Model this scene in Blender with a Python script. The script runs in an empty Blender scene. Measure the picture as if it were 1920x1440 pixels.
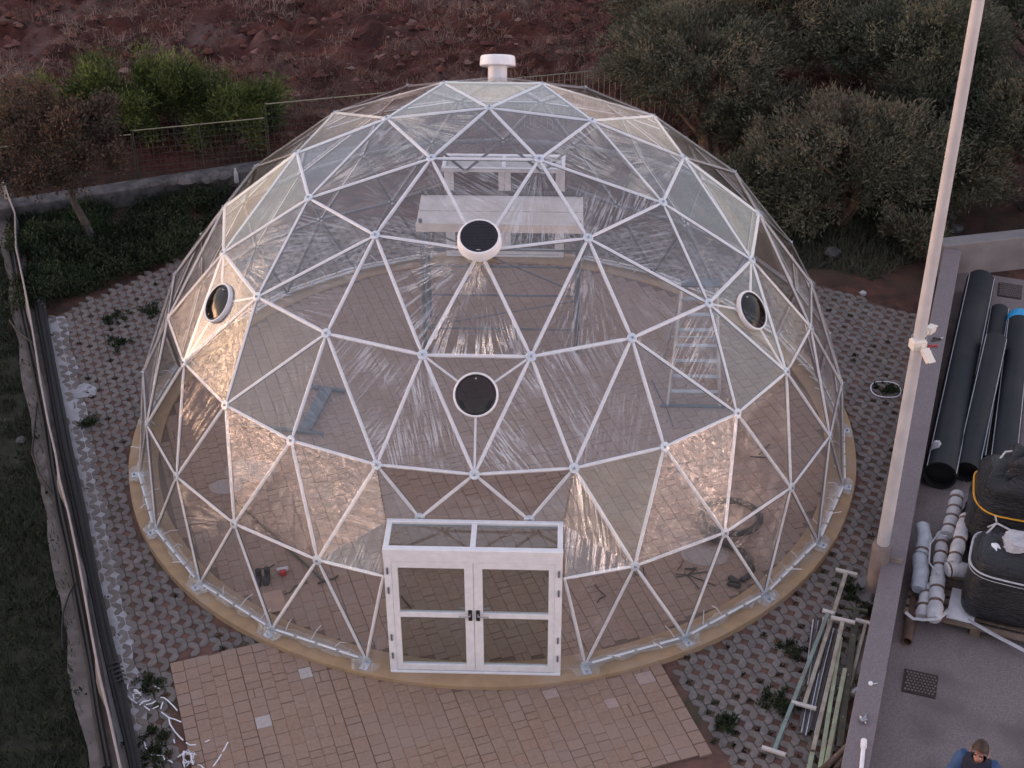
import bpy, math, random
import numpy as np
from mathutils import Vector, Matrix, Quaternion
random.seed(7); RNG = np.random.default_rng(7)
SC = bpy.context.scene
COL = SC.collection
PI = math.pi
def rad(a): return math.radians(a)

# ------------------------------------------------------------------ camera, world, sun, exposure
CAM = Vector((0.98358, -19.60927, 14.27023)); YAW, PITCH, ROLL, FOC = -0.0346453, 0.6014874, -0.0037739, 2859.7485
_fw = Vector((math.sin(YAW)*math.cos(PITCH), math.cos(YAW)*math.cos(PITCH), -math.sin(PITCH)))
_r0 = Vector((math.cos(YAW), -math.sin(YAW), 0)); _u0 = _r0.cross(_fw)
_rt = _r0*math.cos(ROLL) + _u0*math.sin(ROLL); _up = -_r0*math.sin(ROLL) + _u0*math.cos(ROLL)
cam = bpy.data.objects.new('camera', bpy.data.cameras.new('camera')); COL.objects.link(cam)
cam.matrix_world = Matrix(((_rt.x, _up.x, -_fw.x, CAM.x), (_rt.y, _up.y, -_fw.y, CAM.y), (_rt.z, _up.z, -_fw.z, CAM.z), (0, 0, 0, 1)))
cam.data.sensor_width = 36; cam.data.lens = FOC/1920*36; cam.data.clip_end = 400; cam.data.clip_start = 0.1
SC.camera = cam

SUN_AZ, SUN_EL = rad(173), rad(4.5)              # from +x, counter-clockwise
world = bpy.data.worlds.new("World"); SC.world = world; world.use_nodes = True
wn = world.node_tree; wn.nodes.clear()
w_out = wn.nodes.new('ShaderNodeOutputWorld'); w_bg = wn.nodes.new('ShaderNodeBackground'); w_sky = wn.nodes.new('ShaderNodeTexSky')
w_sky.sky_type = 'NISHITA'; w_sky.sun_disc = False; w_sky.sun_elevation = SUN_EL; w_sky.sun_rotation = PI/2 - SUN_AZ
w_sky.air_density = 1.3; w_sky.dust_density = 1.6; w_sky.ozone_density = 3.0
# the rosy afterglow belt that stands round the whole horizon at dusk
w_tc = wn.nodes.new('ShaderNodeTexCoord'); w_sep = wn.nodes.new('ShaderNodeSeparateXYZ')
wn.links.new(w_tc.outputs['Generated'], w_sep.inputs[0])
w_ramp = wn.nodes.new('ShaderNodeValToRGB')
wn.links.new(w_sep.outputs['Z'], w_ramp.inputs[0])
cr = w_ramp.color_ramp; cr.interpolation = 'EASE'
cr.elements[0].position = 0.0; cr.elements[0].color = (1.5, 0.98, 0.78, 1)
cr.elements[1].position = 0.165; cr.elements[1].color = (0, 0, 0, 1)
e = cr.elements.new(0.085); e.color = (1.25, 0.80, 0.66, 1)
w_add = wn.nodes.new('ShaderNodeMixRGB'); w_add.blend_type = 'ADD'; w_add.inputs[0].default_value = 1
# the belt is brightest on the sunset side and where the cloud bank breaks in the east-south-east: both mirror in the crumpled film
def w_glow(azd, lo, amt):
    d_ = wn.nodes.new('ShaderNodeVectorMath'); d_.operation = 'DOT_PRODUCT'; wn.links.new(w_tc.outputs['Generated'], d_.inputs[0]); d_.inputs[1].default_value = (math.cos(rad(azd)), math.sin(rad(azd)), 0)
    g_ = wn.nodes.new('ShaderNodeMapRange'); g_.interpolation_type = 'SMOOTHSTEP'; wn.links.new(d_.outputs['Value'], g_.inputs['Value']); g_.inputs['From Min'].default_value = lo; g_.inputs['To Min'].default_value = 0.0; g_.inputs['To Max'].default_value = amt
    return g_
w_g1, w_g2 = w_glow(-19, 0.90, 13.0), w_glow(-172, 0.62, 8.0)
w_gs = wn.nodes.new('ShaderNodeMath'); w_gs.operation = 'ADD'; wn.links.new(w_g1.outputs[0], w_gs.inputs[0]); wn.links.new(w_g2.outputs[0], w_gs.inputs[1])
w_gap = wn.nodes.new('ShaderNodeMath'); w_gap.operation = 'ADD'; wn.links.new(w_gs.outputs[0], w_gap.inputs[0]); w_gap.inputs[1].default_value = 0.3
w_mul = wn.nodes.new('ShaderNodeVectorMath'); w_mul.operation = 'SCALE'; wn.links.new(w_ramp.outputs[0], w_mul.inputs[0]); wn.links.new(w_gap.outputs[0], w_mul.inputs['Scale'])
w_half = wn.nodes.new('ShaderNodeVectorMath'); w_half.operation = 'SCALE'; wn.links.new(w_sky.outputs[0], w_half.inputs[0]); w_half.inputs['Scale'].default_value = 0.42
wn.links.new(w_half.outputs[0], w_add.inputs[1]); wn.links.new(w_mul.outputs[0], w_add.inputs[2])
# thin rosy cloud veil over the whole sky
w_veil = wn.nodes.new('ShaderNodeMixRGB'); w_veil.blend_type = 'ADD'; w_veil.inputs[0].default_value = 1; w_veil.inputs[2].default_value = (0.87, 0.76, 0.84, 1)
wn.links.new(w_add.outputs[0], w_veil.inputs[1]); wn.links.new(w_veil.outputs[0], w_bg.inputs[0]); w_bg.inputs[1].default_value = 0.12
wn.links.new(w_bg.outputs[0], w_out.inputs[0])
sun = bpy.data.objects.new('sun', bpy.data.lights.new('sun', 'SUN')); COL.objects.link(sun)
sun.data.energy = 0.018; sun.data.angle = rad(9); sun.data.color = (1.0, 0.68, 0.46)
sd = Vector((math.cos(SUN_AZ)*math.cos(SUN_EL), math.sin(SUN_AZ)*math.cos(SUN_EL), math.sin(SUN_EL)))
sun.rotation_euler = (-sd).to_track_quat('-Z', 'Y').to_euler()
SC.view_settings.view_transform = 'Standard'; SC.view_settings.look = 'None'; SC.view_settings.gamma = 1
SC.view_settings.use_curve_mapping = False
SC.view_settings.exposure = 2.58
SC.cycles.transparent_max_bounces = 24; SC.cycles.max_bounces = 8; SC.cycles.diffuse_bounces = 3; SC.cycles.glossy_bounces = 3
SC.cycles.caustics_reflective = False; SC.cycles.caustics_refractive = False

# a measuring helper: the ground point (height z) that the survey photograph shows at u, v
def G(u, v, z=-0.08):
    d = _fw + _rt*((u-960)/FOC) - _up*((v-720)/FOC)
    return CAM + d*((z-CAM.z)/d.z)
def GY(u, v, y):
    d = _fw + _rt*((u-960)/FOC) - _up*((v-720)/FOC)
    return CAM + d*((y-CAM.y)/d.y)
def seen(p, m=0):
    d = Vector(p)-CAM; z = d.dot(_fw)
    if z <= 0: return False
    u = 960+FOC*d.dot(_rt)/z; v = 720-FOC*d.dot(_up)/z
    return -m < u < 1920+m and -m < v < 1440+m

# ------------------------------------------------------------------ materials
def N(nt, t, **kw):
    n = nt.nodes.new(t)
    for k, v in kw.items(): setattr(n, k, v)
    return n
def mat(name, col, rough=0.7, col2=None, scale=6.0, detail=5, bump=0.0, bscale=40.0, metal=0.0, var=0.0, spec=0.4, coat=0.0, attr=False, stops=(0.38, 0.66), stain=None, stain_scale=0.8, bdist=0.01):
    m = bpy.data.materials.new(name); m.use_nodes = True; nt = m.node_tree; p = nt.nodes['Principled BSDF']; L = nt.links.new
    p.inputs['Roughness'].default_value = rough; p.inputs['Metallic'].default_value = metal; p.inputs['Specular IOR Level'].default_value = spec
    if coat: p.inputs['Coat Weight'].default_value = coat
    tc = N(nt, 'ShaderNodeTexCoord'); geo = N(nt, 'ShaderNodeNewGeometry')
    pos = geo.outputs['Position']
    c = None
    if col2 is None: col2 = tuple(x*0.82 for x in col)
    nz = N(nt, 'ShaderNodeTexNoise'); nz.inputs['Scale'].default_value = scale; nz.inputs['Detail'].default_value = detail; L(pos, nz.inputs['Vector'])
    rp = N(nt, 'ShaderNodeValToRGB'); rp.color_ramp.elements[0].position = stops[0]; rp.color_ramp.elements[1].position = stops[1]
    rp.color_ramp.elements[0].color = (*col2, 1); rp.color_ramp.elements[1].color = (*col, 1)
    L(nz.outputs['Fac'], rp.inputs[0]); c = rp.outputs[0]
    if stain is not None:
        n2 = N(nt, 'ShaderNodeTexNoise'); n2.inputs['Scale'].default_value = stain_scale; n2.inputs['Detail'].default_value = 6; L(pos, n2.inputs['Vector'])
        r2 = N(nt, 'ShaderNodeMapRange'); r2.inputs['From Min'].default_value = 0.5; r2.inputs['From Max'].default_value = 0.72; L(n2.outputs['Fac'], r2.inputs['Value'])
        mx = N(nt, 'ShaderNodeMixRGB'); L(r2.outputs[0], mx.inputs[0]); L(c, mx.inputs[1]); mx.inputs[2].default_value = (*stain, 1); c = mx.outputs[0]
    if var or attr:
        oi = N(nt, 'ShaderNodeObjectInfo'); v = oi.outputs['Random']
        if attr:
            at = N(nt, 'ShaderNodeAttribute', attribute_name='var'); ad = N(nt, 'ShaderNodeMath', operation='ADD'); L(v, ad.inputs[0]); L(at.outputs['Fac'], ad.inputs[1])
            fr = N(nt, 'ShaderNodeMath', operation='FRACT'); L(ad.outputs[0], fr.inputs[0]); v = fr.outputs[0]
        hs = N(nt, 'ShaderNodeHueSaturation'); mr = N(nt, 'ShaderNodeMapRange'); mr.inputs['To Min'].default_value = 1-var; mr.inputs['To Max'].default_value = 1+var
        L(v, mr.inputs['Value']); L(mr.outputs[0], hs.inputs['Value'])
        m2 = N(nt, 'ShaderNodeMath', operation='MULTIPLY'); L(v, m2.inputs[0]); m2.inputs[1].default_value = 7.31
        f2 = N(nt, 'ShaderNodeMath', operation='FRACT'); L(m2.outputs[0], f2.inputs[0])
        mr2 = N(nt, 'ShaderNodeMapRange'); mr2.inputs['To Min'].default_value = 1-var*1.3; mr2.inputs['To Max'].default_value = 1+var*1.3
        L(f2.outputs[0], mr2.inputs['Value']); L(mr2.outputs[0], hs.inputs['Saturation'])
        L(c, hs.inputs['Color']); c = hs.outputs[0]
    L(c, p.inputs['Base Color'])
    if bump:
        nb = N(nt, 'ShaderNodeTexNoise'); nb.inputs['Scale'].default_value = bscale; nb.inputs['Detail'].default_value = 6; L(pos, nb.inputs['Vector'])
        bp = N(nt, 'ShaderNodeBump'); bp.inputs['Strength'].default_value = bump; bp.inputs['Distance'].default_value = bdist; L(nb.outputs['Fac'], bp.inputs['Height']); L(bp.outputs[0], p.inputs['Normal'])
    return m
def leaf_mat(name, stops, rough=0.6, trans=0.25):
    # colour per leaf cluster comes from the 'var' attribute
    m = bpy.data.materials.new(name); m.use_nodes = True; nt = m.node_tree; L = nt.links.new; p = nt.nodes['Principled BSDF']
    at = N(nt, 'ShaderNodeAttribute', attribute_name='var'); rp = N(nt, 'ShaderNodeValToRGB')
    els = rp.color_ramp.elements
    for i, (ps, c) in enumerate(stops):
        e = els[i] if i < 2 else els.new(ps)
        e.position = ps; e.color = (*c, 1)
    L(at.outputs['Fac'], rp.inputs[0]); L(rp.outputs[0], p.inputs['Base Color']); p.inputs['Roughness'].default_value = rough
    p.inputs['Specular IOR Level'].default_value = 0.3
    tr = N(nt, 'ShaderNodeBsdfTranslucent'); L(rp.outputs[0], tr.inputs['Color']); mx = N(nt, 'ShaderNodeMixShader'); mx.inputs[0].default_value = trans
    L(p.outputs[0], mx.inputs[1]); L(tr.outputs[0], mx.inputs[2]); L(mx.outputs[0], nt.nodes['Material Output'].inputs[0])
    return m
def film_mat(name, sx, sy, strength, crumple, haze=0.05, rough=0.1, tint=(0.972, 0.974, 0.98), f0=0.075, fmul=0.9):
    m = bpy.data.materials.new(name); m.use_nodes = True; nt = m.node_tree; L = nt.links.new; nt.nodes.remove(nt.nodes['Principled BSDF'])
    uv = N(nt, 'ShaderNodeUVMap', uv_map='UVMap'); mp = N(nt, 'ShaderNodeMapping'); L(uv.outputs[0], mp.inputs[0]); mp.inputs['Scale'].default_value = (sx, sy, 1)
    n1 = N(nt, 'ShaderNodeTexNoise'); n1.inputs['Scale'].default_value = 1; n1.inputs['Detail'].default_value = 4; n1.inputs['Roughness'].default_value = 0.6; n1.inputs['Distortion'].default_value = 1.2; L(mp.outputs[0], n1.inputs['Vector'])
    n2 = N(nt, 'ShaderNodeTexNoise'); n2.inputs['Scale'].default_value = 9; n2.inputs['Detail'].default_value = 3; n2.inputs['Distortion'].default_value = 2.5; L(uv.outputs[0], n2.inputs['Vector'])
    # sharp creases: ridged noise
    s1 = N(nt, 'ShaderNodeMath', operation='SUBTRACT'); L(n1.outputs['Fac'], s1.inputs[0]); s1.inputs[1].default_value = 0.5
    a1 = N(nt, 'ShaderNodeMath', operation='ABSOLUTE'); L(s1.outputs[0], a1.inputs[0])
    s2 = N(nt, 'ShaderNodeMath', operation='SUBTRACT'); L(n2.outputs['Fac'], s2.inputs[0]); s2.inputs[1].default_value = 0.5
    a2 = N(nt, 'ShaderNodeMath', operation='ABSOLUTE'); L(s2.outputs[0], a2.inputs[0])
    m2 = N(nt, 'ShaderNodeMath', operation='MULTIPLY'); L(a2.outputs[0], m2.inputs[0]); m2.inputs[1].default_value = crumple
    n3 = N(nt, 'ShaderNodeTexNoise'); n3.inputs['Scale'].default_value = 1.7; n3.inputs['Detail'].default_value = 3; L(uv.outputs[0], n3.inputs['Vector'])
    pt = N(nt, 'ShaderNodeMapRange'); L(n3.outputs['Fac'], pt.inputs['Value']); pt.inputs['From Min'].default_value = 0.36; pt.inputs['From Max'].default_value = 0.66
    def crease(src, w):
        q = N(nt, 'ShaderNodeMapRange', interpolation_type='SMOOTHSTEP'); L(src.outputs[0], q.inputs['Value']); q.inputs['From Min'].default_value = 0.0; q.inputs['From Max'].default_value = w; q.inputs['To Min'].default_value = 1.0; q.inputs['To Max'].default_value = 0.0; return q
    cr_, cr2 = crease(a1, 0.045), crease(a2, 0.05)
    # every panel was pulled differently: some are taut, a few badly creased
    oi = N(nt, 'ShaderNodeObjectInfo'); o2 = N(nt, 'ShaderNodeMath', operation='POWER'); L(oi.outputs['Random'], o2.inputs[0]); o2.inputs[1].default_value = 1.8
    o3 = N(nt, 'ShaderNodeMath', operation='MULTIPLY_ADD'); L(o2.outputs[0], o3.inputs[0]); o3.inputs[1].default_value = 1.45; o3.inputs[2].default_value = 0.2
    c0 = N(nt, 'ShaderNodeMath', operation='MULTIPLY'); L(cr_.outputs[0], c0.inputs[0]); L(pt.outputs[0], c0.inputs[1])
    cm = N(nt, 'ShaderNodeMath', operation='MULTIPLY'); L(c0.outputs[0], cm.inputs[0]); L(o3.outputs[0], cm.inputs[1])
    bs = N(nt, 'ShaderNodeMath', operation='MULTIPLY_ADD'); L(o2.outputs[0], bs.inputs[0]); bs.inputs[1].default_value = strength*(1.0 if crumple < 0.6 else 0.3); bs.inputs[2].default_value = strength*(0.3 if crumple < 0.6 else 0.85)
    k2 = N(nt, 'ShaderNodeMath', operation='MULTIPLY'); L(cr2.outputs[0], k2.inputs[0]); k2.inputs[1].default_value = crumple*0.35
    ca = N(nt, 'ShaderNodeMath', operation='MULTIPLY_ADD'); L(cm.outputs[0], ca.inputs[0]); ca.inputs[1].default_value = 0.4; L(k2.outputs[0], ca.inputs[2])
    ad = N(nt, 'ShaderNodeMath', operation='ADD'); L(a1.outputs[0], ad.inputs[0]); L(m2.outputs[0], ad.inputs[1])
    ad2 = N(nt, 'ShaderNodeMath', operation='ADD'); L(ad.outputs[0], ad2.inputs[0]); L(ca.outputs[0], ad2.inputs[1])
    bp = N(nt, 'ShaderNodeBump'); L(bs.outputs[0], bp.inputs['Strength']); bp.inputs['Distance'].default_value = 0.011; L(ad2.outputs[0], bp.inputs['Height'])
    lw = N(nt, 'ShaderNodeLayerWeight'); lw.inputs['Blend'].default_value = 0.5; L(bp.outputs[0], lw.inputs['Normal'])
    pw = N(nt, 'ShaderNodeMath', operation='POWER'); L(lw.outputs['Facing'], pw.inputs[0]); pw.inputs[1].default_value = 3.6
    mu = N(nt, 'ShaderNodeMath', operation='MULTIPLY_ADD'); L(pw.outputs[0], mu.inputs[0]); mu.inputs[1].default_value = fmul; mu.inputs[2].default_value = f0; mu.use_clamp = True
    gl = N(nt, 'ShaderNodeBsdfGlossy'); gl.inputs['Roughness'].default_value = rough; gl.inputs['Color'].default_value = (1, 1, 1, 1); L(bp.outputs[0], gl.inputs['Normal'])
    tp = N(nt, 'ShaderNodeBsdfTransparent'); tp.inputs['Color'].default_value = (*tint, 1)
    df = N(nt, 'ShaderNodeBsdfTranslucent'); df.inputs['Color'].default_value = (0.85, 0.86, 0.9, 1)
    d2 = N(nt, 'ShaderNodeBsdfDiffuse'); d2.inputs['Color'].default_value = (0.85, 0.86, 0.9, 1)
    dm = N(nt, 'ShaderNodeMixShader'); L(df.outputs[0], dm.inputs[1]); L(d2.outputs[0], dm.inputs[2])
    # milky crease scuffs over a veil, whitened to stand in for sky glints too
    hz = N(nt, 'ShaderNodeMath', operation='MULTIPLY_ADD'); L(cm.outputs[0], hz.inputs[0]); hz.inputs[1].default_value = haze*8; hz.inputs[2].default_value = haze
    gl2 = N(nt, 'ShaderNodeMath', operation='MULTIPLY_ADD'); L(cm.outputs[0], gl2.inputs[0]); gl2.inputs[1].default_value = 0.26 if haze > 0.02 else 0; gl2.use_clamp = True; L(mu.outputs[0], gl2.inputs[2])
    mA = N(nt, 'ShaderNodeMixShader'); L(hz.outputs[0], mA.inputs[0]); L(tp.outputs[0], mA.inputs[1]); L(dm.outputs[0], mA.inputs[2])
    mB = N(nt, 'ShaderNodeMixShader'); L(gl2.outputs[0], mB.inputs[0]); L(mA.outputs[0], mB.inputs[1]); L(gl.outputs[0], mB.inputs[2])
    L(mB.outputs[0], nt.nodes['Material Output'].inputs[0])
    return m

M = {}
M['white'] = mat('white_paint', (0.80, 0.80, 0.82), 0.42, (0.72, 0.72, 0.75), scale=9, bump=0.05, bscale=60)
M['galv'] = mat('galvanised_steel', (0.55, 0.57, 0.60), 0.42, (0.42, 0.44, 0.47), scale=14, metal=0.55, bump=0.05)
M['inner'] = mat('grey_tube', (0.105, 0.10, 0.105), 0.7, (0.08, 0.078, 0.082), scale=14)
M['hub'] = mat('zinc_plate', (0.66, 0.72, 0.78), 0.4, (0.55, 0.6, 0.66), scale=30, metal=0.2)
M['bolt'] = mat('bolt_steel', (0.34, 0.36, 0.40), 0.4, metal=0.8)
M['black'] = mat('black_plastic', (0.012, 0.012, 0.014), 0.35, (0.02, 0.02, 0.022))
M['rubber'] = mat('black_rubber', (0.012, 0.012, 0.013), 0.65, (0.02, 0.019, 0.019), scale=20)
M['solar'] = mat('solar_cell', (0.006, 0.006, 0.012), 0.25, (0.012, 0.012, 0.02), scale=40)
M['paver'] = mat('concrete_paver', (0.305, 0.206, 0.154), 0.9, (0.262, 0.176, 0.132), scale=18, bump=0.25, bscale=120, var=0.04, attr=True, stain=(0.285, 0.205, 0.165), stain_scale=1.3)
M['pale_paver'] = mat('pale_paver', (0.45, 0.40, 0.38), 0.85, (0.38, 0.33, 0.31), scale=18, bump=0.25, bscale=120)
M['pink_paver'] = mat('pink_paver', (0.40, 0.29, 0.26), 0.85, (0.34, 0.25, 0.22), scale=18, bump=0.25, bscale=120)
M['joint'] = mat('joint_sand', (0.19, 0.125, 0.095), 0.95, (0.14, 0.095, 0.072), scale=25, bump=0.3)
M['grid'] = mat('grid_concrete', (0.185, 0.161, 0.148), 0.9, (0.135, 0.118, 0.109), scale=14, bump=0.5, bscale=130, var=0.14, attr=True, stain=(0.175, 0.145, 0.13), stain_scale=0.9)
M['soil'] = mat('red_soil', (0.115, 0.05, 0.036), 0.95, (0.05, 0.028, 0.022), scale=3.5, detail=8, bump=0.9, bscale=30, bdist=0.04, stain=(0.07, 0.05, 0.035), stain_scale=0.6)
M['holesoil'] = mat('hole_soil', (0.17, 0.085, 0.066), 0.95, (0.09, 0.052, 0.042), scale=5, detail=8, bump=0.7, bscale=60, bdist=0.02, stain=(0.05, 0.055, 0.03), stain_scale=1.1)
M['turf'] = mat('turf', (0.035, 0.036, 0.022), 0.95, (0.02, 0.02, 0.014), scale=6, bump=0.6)
M['field'] = mat('ploughed_soil', (0.115, 0.032, 0.022), 0.95, (0.042, 0.0135, 0.0105), scale=1.1, detail=10, bump=1.0, bscale=9, bdist=0.12, stain=(0.125, 0.082, 0.072), stain_scale=0.55)
M['ring'] = mat('ochre_concrete', (0.40, 0.265, 0.15), 0.85, (0.32, 0.215, 0.13), scale=5, bump=0.2, bscale=60, stain=(0.37, 0.27, 0.19), stain_scale=1.6)
M['kerb'] = mat('pale_mortar', (0.37, 0.37, 0.40), 0.9, (0.28, 0.275, 0.29), scale=7, bump=0.6, bscale=40, stain=(0.26, 0.23, 0.21))
M['concrete'] = mat('grey_concrete', (0.24, 0.225, 0.225), 0.9, (0.195, 0.18, 0.182), scale=3, detail=9, bump=0.3, bscale=90, stain=(0.15, 0.135, 0.135), stain_scale=1.1)
M['wallcap'] = mat('wall_render', (0.225, 0.195, 0.20), 0.9, (0.165, 0.142, 0.15), scale=55, detail=4, bump=0.4, bscale=120, stain=(0.16, 0.14, 0.148), stain_scale=1.4)
M['yard'] = mat('yard_concrete', (0.225, 0.187, 0.182), 0.95, (0.145, 0.125, 0.127), scale=42, detail=4, bump=0.6, bscale=70, stain=(0.115, 0.092, 0.09), stain_scale=1.1, stops=(0.36, 0.66))
M['ledge'] = mat('weathered_ledge', (0.17, 0.15, 0.142), 0.95, (0.105, 0.092, 0.085), scale=4, detail=9, bump=0.6, bscale=40, stain=(0.09, 0.08, 0.07), stain_scale=1.5)
M['sheet'] = mat('fence_sheet', (0.20, 0.19, 0.20), 0.5, (0.14, 0.135, 0.14), scale=3, bump=0.1)
M['sheet_edge'] = mat('sheet_edge', (0.36, 0.31, 0.30), 0.5, (0.28, 0.25, 0.24), scale=6)
M['pole'] = mat('lamp_pole_paint', (0.52, 0.50, 0.50), 0.45, (0.44, 0.42, 0.43), scale=3, bump=0.05)
M['sleeve'] = mat('rusty_sleeve', (0.24, 0.19, 0.175), 0.8, (0.17, 0.135, 0.125), scale=5, bump=0.3, stain=(0.30, 0.27, 0.26))
M['camwhite'] = mat('ivory_plastic', (0.74, 0.68, 0.60), 0.4, (0.68, 0.62, 0.55))
M['hdpe'] = mat('black_pipe', (0.016, 0.019, 0.024), 0.6, (0.02, 0.022, 0.026), scale=5, spec=0.22, stain=(0.032, 0.031, 0.033))
M['stripe'] = mat('pipe_stripe', (0.5, 0.52, 0.56), 0.5)
M['bluecap'] = mat('blue_wrap', (0.03, 0.32, 0.62), 0.4, (0.02, 0.25, 0.5))
M['wrap'] = mat('black_stretch_wrap', (0.008, 0.008, 0.010), 0.38, (0.014, 0.014, 0.017), scale=3, spec=0.4, bump=0.8, bscale=6, bdist=0.05)
def wrap_mat():
    m = mat('black_stretch_wrap', (0.008, 0.008, 0.010), 0.33, (0.014, 0.014, 0.017), scale=3, spec=0.45); nt = m.node_tree; L = nt.links.new; p = nt.nodes['Principled BSDF']
    geo = N(nt, 'ShaderNodeNewGeometry'); mp = N(nt, 'ShaderNodeMapping'); L(geo.outputs['Position'], mp.inputs[0]); mp.inputs['Scale'].default_value = (4, 4, 55); mp.inputs['Rotation'].default_value = (0.12, 0.07, 0)
    nz = N(nt, 'ShaderNodeTexNoise'); nz.inputs['Scale'].default_value = 1; nz.inputs['Detail'].default_value = 5; nz.inputs['Distortion'].default_value = 0.8; L(mp.outputs[0], nz.inputs['Vector'])
    n2 = N(nt, 'ShaderNodeTexNoise'); n2.inputs['Scale'].default_value = 5; n2.inputs['Detail'].default_value = 3; L(geo.outputs['Position'], n2.inputs['Vector'])
    ad = N(nt, 'ShaderNodeMath', operation='ADD'); L(nz.outputs['Fac'], ad.inputs[0]); L(n2.outputs['Fac'], ad.inputs[1])
    bp = N(nt, 'ShaderNodeBump'); bp.inputs['Strength'].default_value = 1.0; bp.inputs['Distance'].default_value = 0.03; L(ad.outputs[0], bp.inputs['Height']); L(bp.outputs[0], p.inputs['Normal'])
    return m
M['wrap'] = wrap_mat()
M['strap'] = mat('orange_strap', (0.75, 0.36, 0.03), 0.5, (0.65, 0.3, 0.02))
M['cloth'] = mat('white_cloth', (0.50, 0.49, 0.50), 0.75, (0.38, 0.375, 0.40), scale=7, bump=0.5, bscale=18, bdist=0.03)
M['bluecloth'] = mat('pale_blue_plastic', (0.42, 0.445, 0.48), 0.45, (0.33, 0.355, 0.39), scale=7, bump=0.6, bscale=14, bdist=0.03)
M['tape'] = mat('brown_tape', (0.13, 0.07, 0.05), 0.4, (0.1, 0.055, 0.04))
M['wood'] = mat('pallet_wood', (0.22, 0.16, 0.12), 0.85, (0.13, 0.095, 0.075), scale=9, bump=0.4, bscale=50)
M['rust'] = mat('rusty_steel', (0.12, 0.075, 0.055), 0.75, (0.075, 0.045, 0.035), scale=16, bump=0.4)
M['palegreen'] = mat('pale_green_steel', (0.36, 0.42, 0.27), 0.6, (0.27, 0.29, 0.2), scale=7, stain=(0.27, 0.22, 0.17), stain_scale=3)
M['bluegreen'] = mat('bluish_green_steel', (0.21, 0.28, 0.25), 0.6, (0.15, 0.2, 0.18), scale=7, stain=(0.16, 0.15, 0.13), stain_scale=3)
M['beige'] = mat('cream_steel', (0.40, 0.36, 0.29), 0.6, (0.28, 0.25, 0.2), scale=7, stain=(0.2, 0.16, 0.13), stain_scale=4)
M['darkgreen'] = mat('dark_olive_steel', (0.085, 0.08, 0.055), 0.65, (0.05, 0.048, 0.035), scale=7)
M['tcap'] = mat('pale_bar_steel', (0.55, 0.52, 0.49), 0.5, (0.44, 0.41, 0.38))
M['scaf'] = mat('scaffold_steel', (0.12, 0.135, 0.155), 0.5, (0.085, 0.095, 0.11), metal=0.3)
M['plank'] = mat('scaffold_plank', (0.66, 0.61, 0.57), 0.7, (0.55, 0.50, 0.46), scale=4, bump=0.15, stain=(0.48, 0.40, 0.34))
M['plank_edge'] = mat('plank_edge', (0.10, 0.085, 0.08), 0.8)
M['alu'] = mat('aluminium', (0.45, 0.46, 0.48), 0.4, (0.36, 0.37, 0.39), metal=0.6)
M['bark'] = mat('bark', (0.10, 0.085, 0.075), 0.95, (0.055, 0.047, 0.042), scale=9, bump=0.8, bscale=25, bdist=0.03)
M['oldbark'] = mat('ochre_bark', (0.17, 0.10, 0.06), 0.95, (0.08, 0.05, 0.035), scale=7, bump=0.8, bscale=22, bdist=0.04)
M['stone'] = mat('field_stone', (0.15, 0.138, 0.135), 0.9, (0.075, 0.07, 0.072), scale=5, bump=0.5, bscale=25)
M['fence'] = mat('fence_wire', (0.30, 0.27, 0.19), 0.5, (0.24, 0.22, 0.15), metal=0.2)
M['darkfence'] = mat('dark_green_wire', (0.055, 0.07, 0.05), 0.5, (0.04, 0.05, 0.04))
M['skin'] = mat('skin', (0.42, 0.20, 0.14), 0.55, (0.37, 0.17, 0.12))
M['hair'] = mat('dark_hair', (0.03, 0.018, 0.012), 0.6, (0.05, 0.03, 0.02), scale=60)
M['navy'] = mat('navy_cloth', (0.012, 0.014, 0.03), 0.85, (0.018, 0.02, 0.04), bump=0.3)
M['blue'] = mat('blue_cloth', (0.03, 0.065, 0.16), 0.85, (0.04, 0.085, 0.19), bump=0.3)
M['eye'] = mat('eye_white', (0.6, 0.58, 0.55), 0.3)
M['red'] = mat('red_plastic', (0.45, 0.03, 0.03), 0.45)
M['card'] = mat('cardboard', (0.42, 0.28, 0.21), 0.85, (0.37, 0.24, 0.18))
M['strip'] = mat('white_strip', (0.78, 0.78, 0.82), 0.45, (0.68, 0.68, 0.72))
M['cardark'] = mat('iron_cover', (0.055, 0.038, 0.035), 0.7, (0.035, 0.026, 0.025), scale=20, metal=0.3)
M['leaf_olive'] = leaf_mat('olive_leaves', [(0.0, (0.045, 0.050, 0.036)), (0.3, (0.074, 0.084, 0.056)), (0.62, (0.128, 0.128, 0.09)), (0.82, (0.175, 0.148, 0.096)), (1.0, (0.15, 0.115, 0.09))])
M['leaf_brown'] = leaf_mat('russet_leaves', [(0.0, (0.035, 0.032, 0.026)), (0.4, (0.07, 0.055, 0.042)), (0.75, (0.12, 0.078, 0.058)), (1.0, (0.19, 0.105, 0.06))])
M['leaf_green'] = leaf_mat('bush_leaves', [(0.0, (0.025, 0.04, 0.016)), (0.5, (0.085, 0.105, 0.036)), (1.0, (0.19, 0.235, 0.055))])
M['leaf_weed'] = leaf_mat('weed_leaves', [(0.0, (0.014, 0.018, 0.011)), (0.5, (0.026, 0.036, 0.019)), (1.0, (0.052, 0.074, 0.032))])
M['leaf_grass'] = leaf_mat('grass_blades', [(0.0, (0.022, 0.026, 0.016)), (0.5, (0.034, 0.042, 0.024)), (1.0, (0.055, 0.062, 0.036))])
M['clod'] = leaf_mat('earth_clods', [(0.0, (0.06, 0.020, 0.016)), (0.6, (0.11, 0.037, 0.027)), (0.93, (0.16, 0.075, 0.065)), (1.0, (0.23, 0.15, 0.13))], rough=0.95, trans=0.0)
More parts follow.
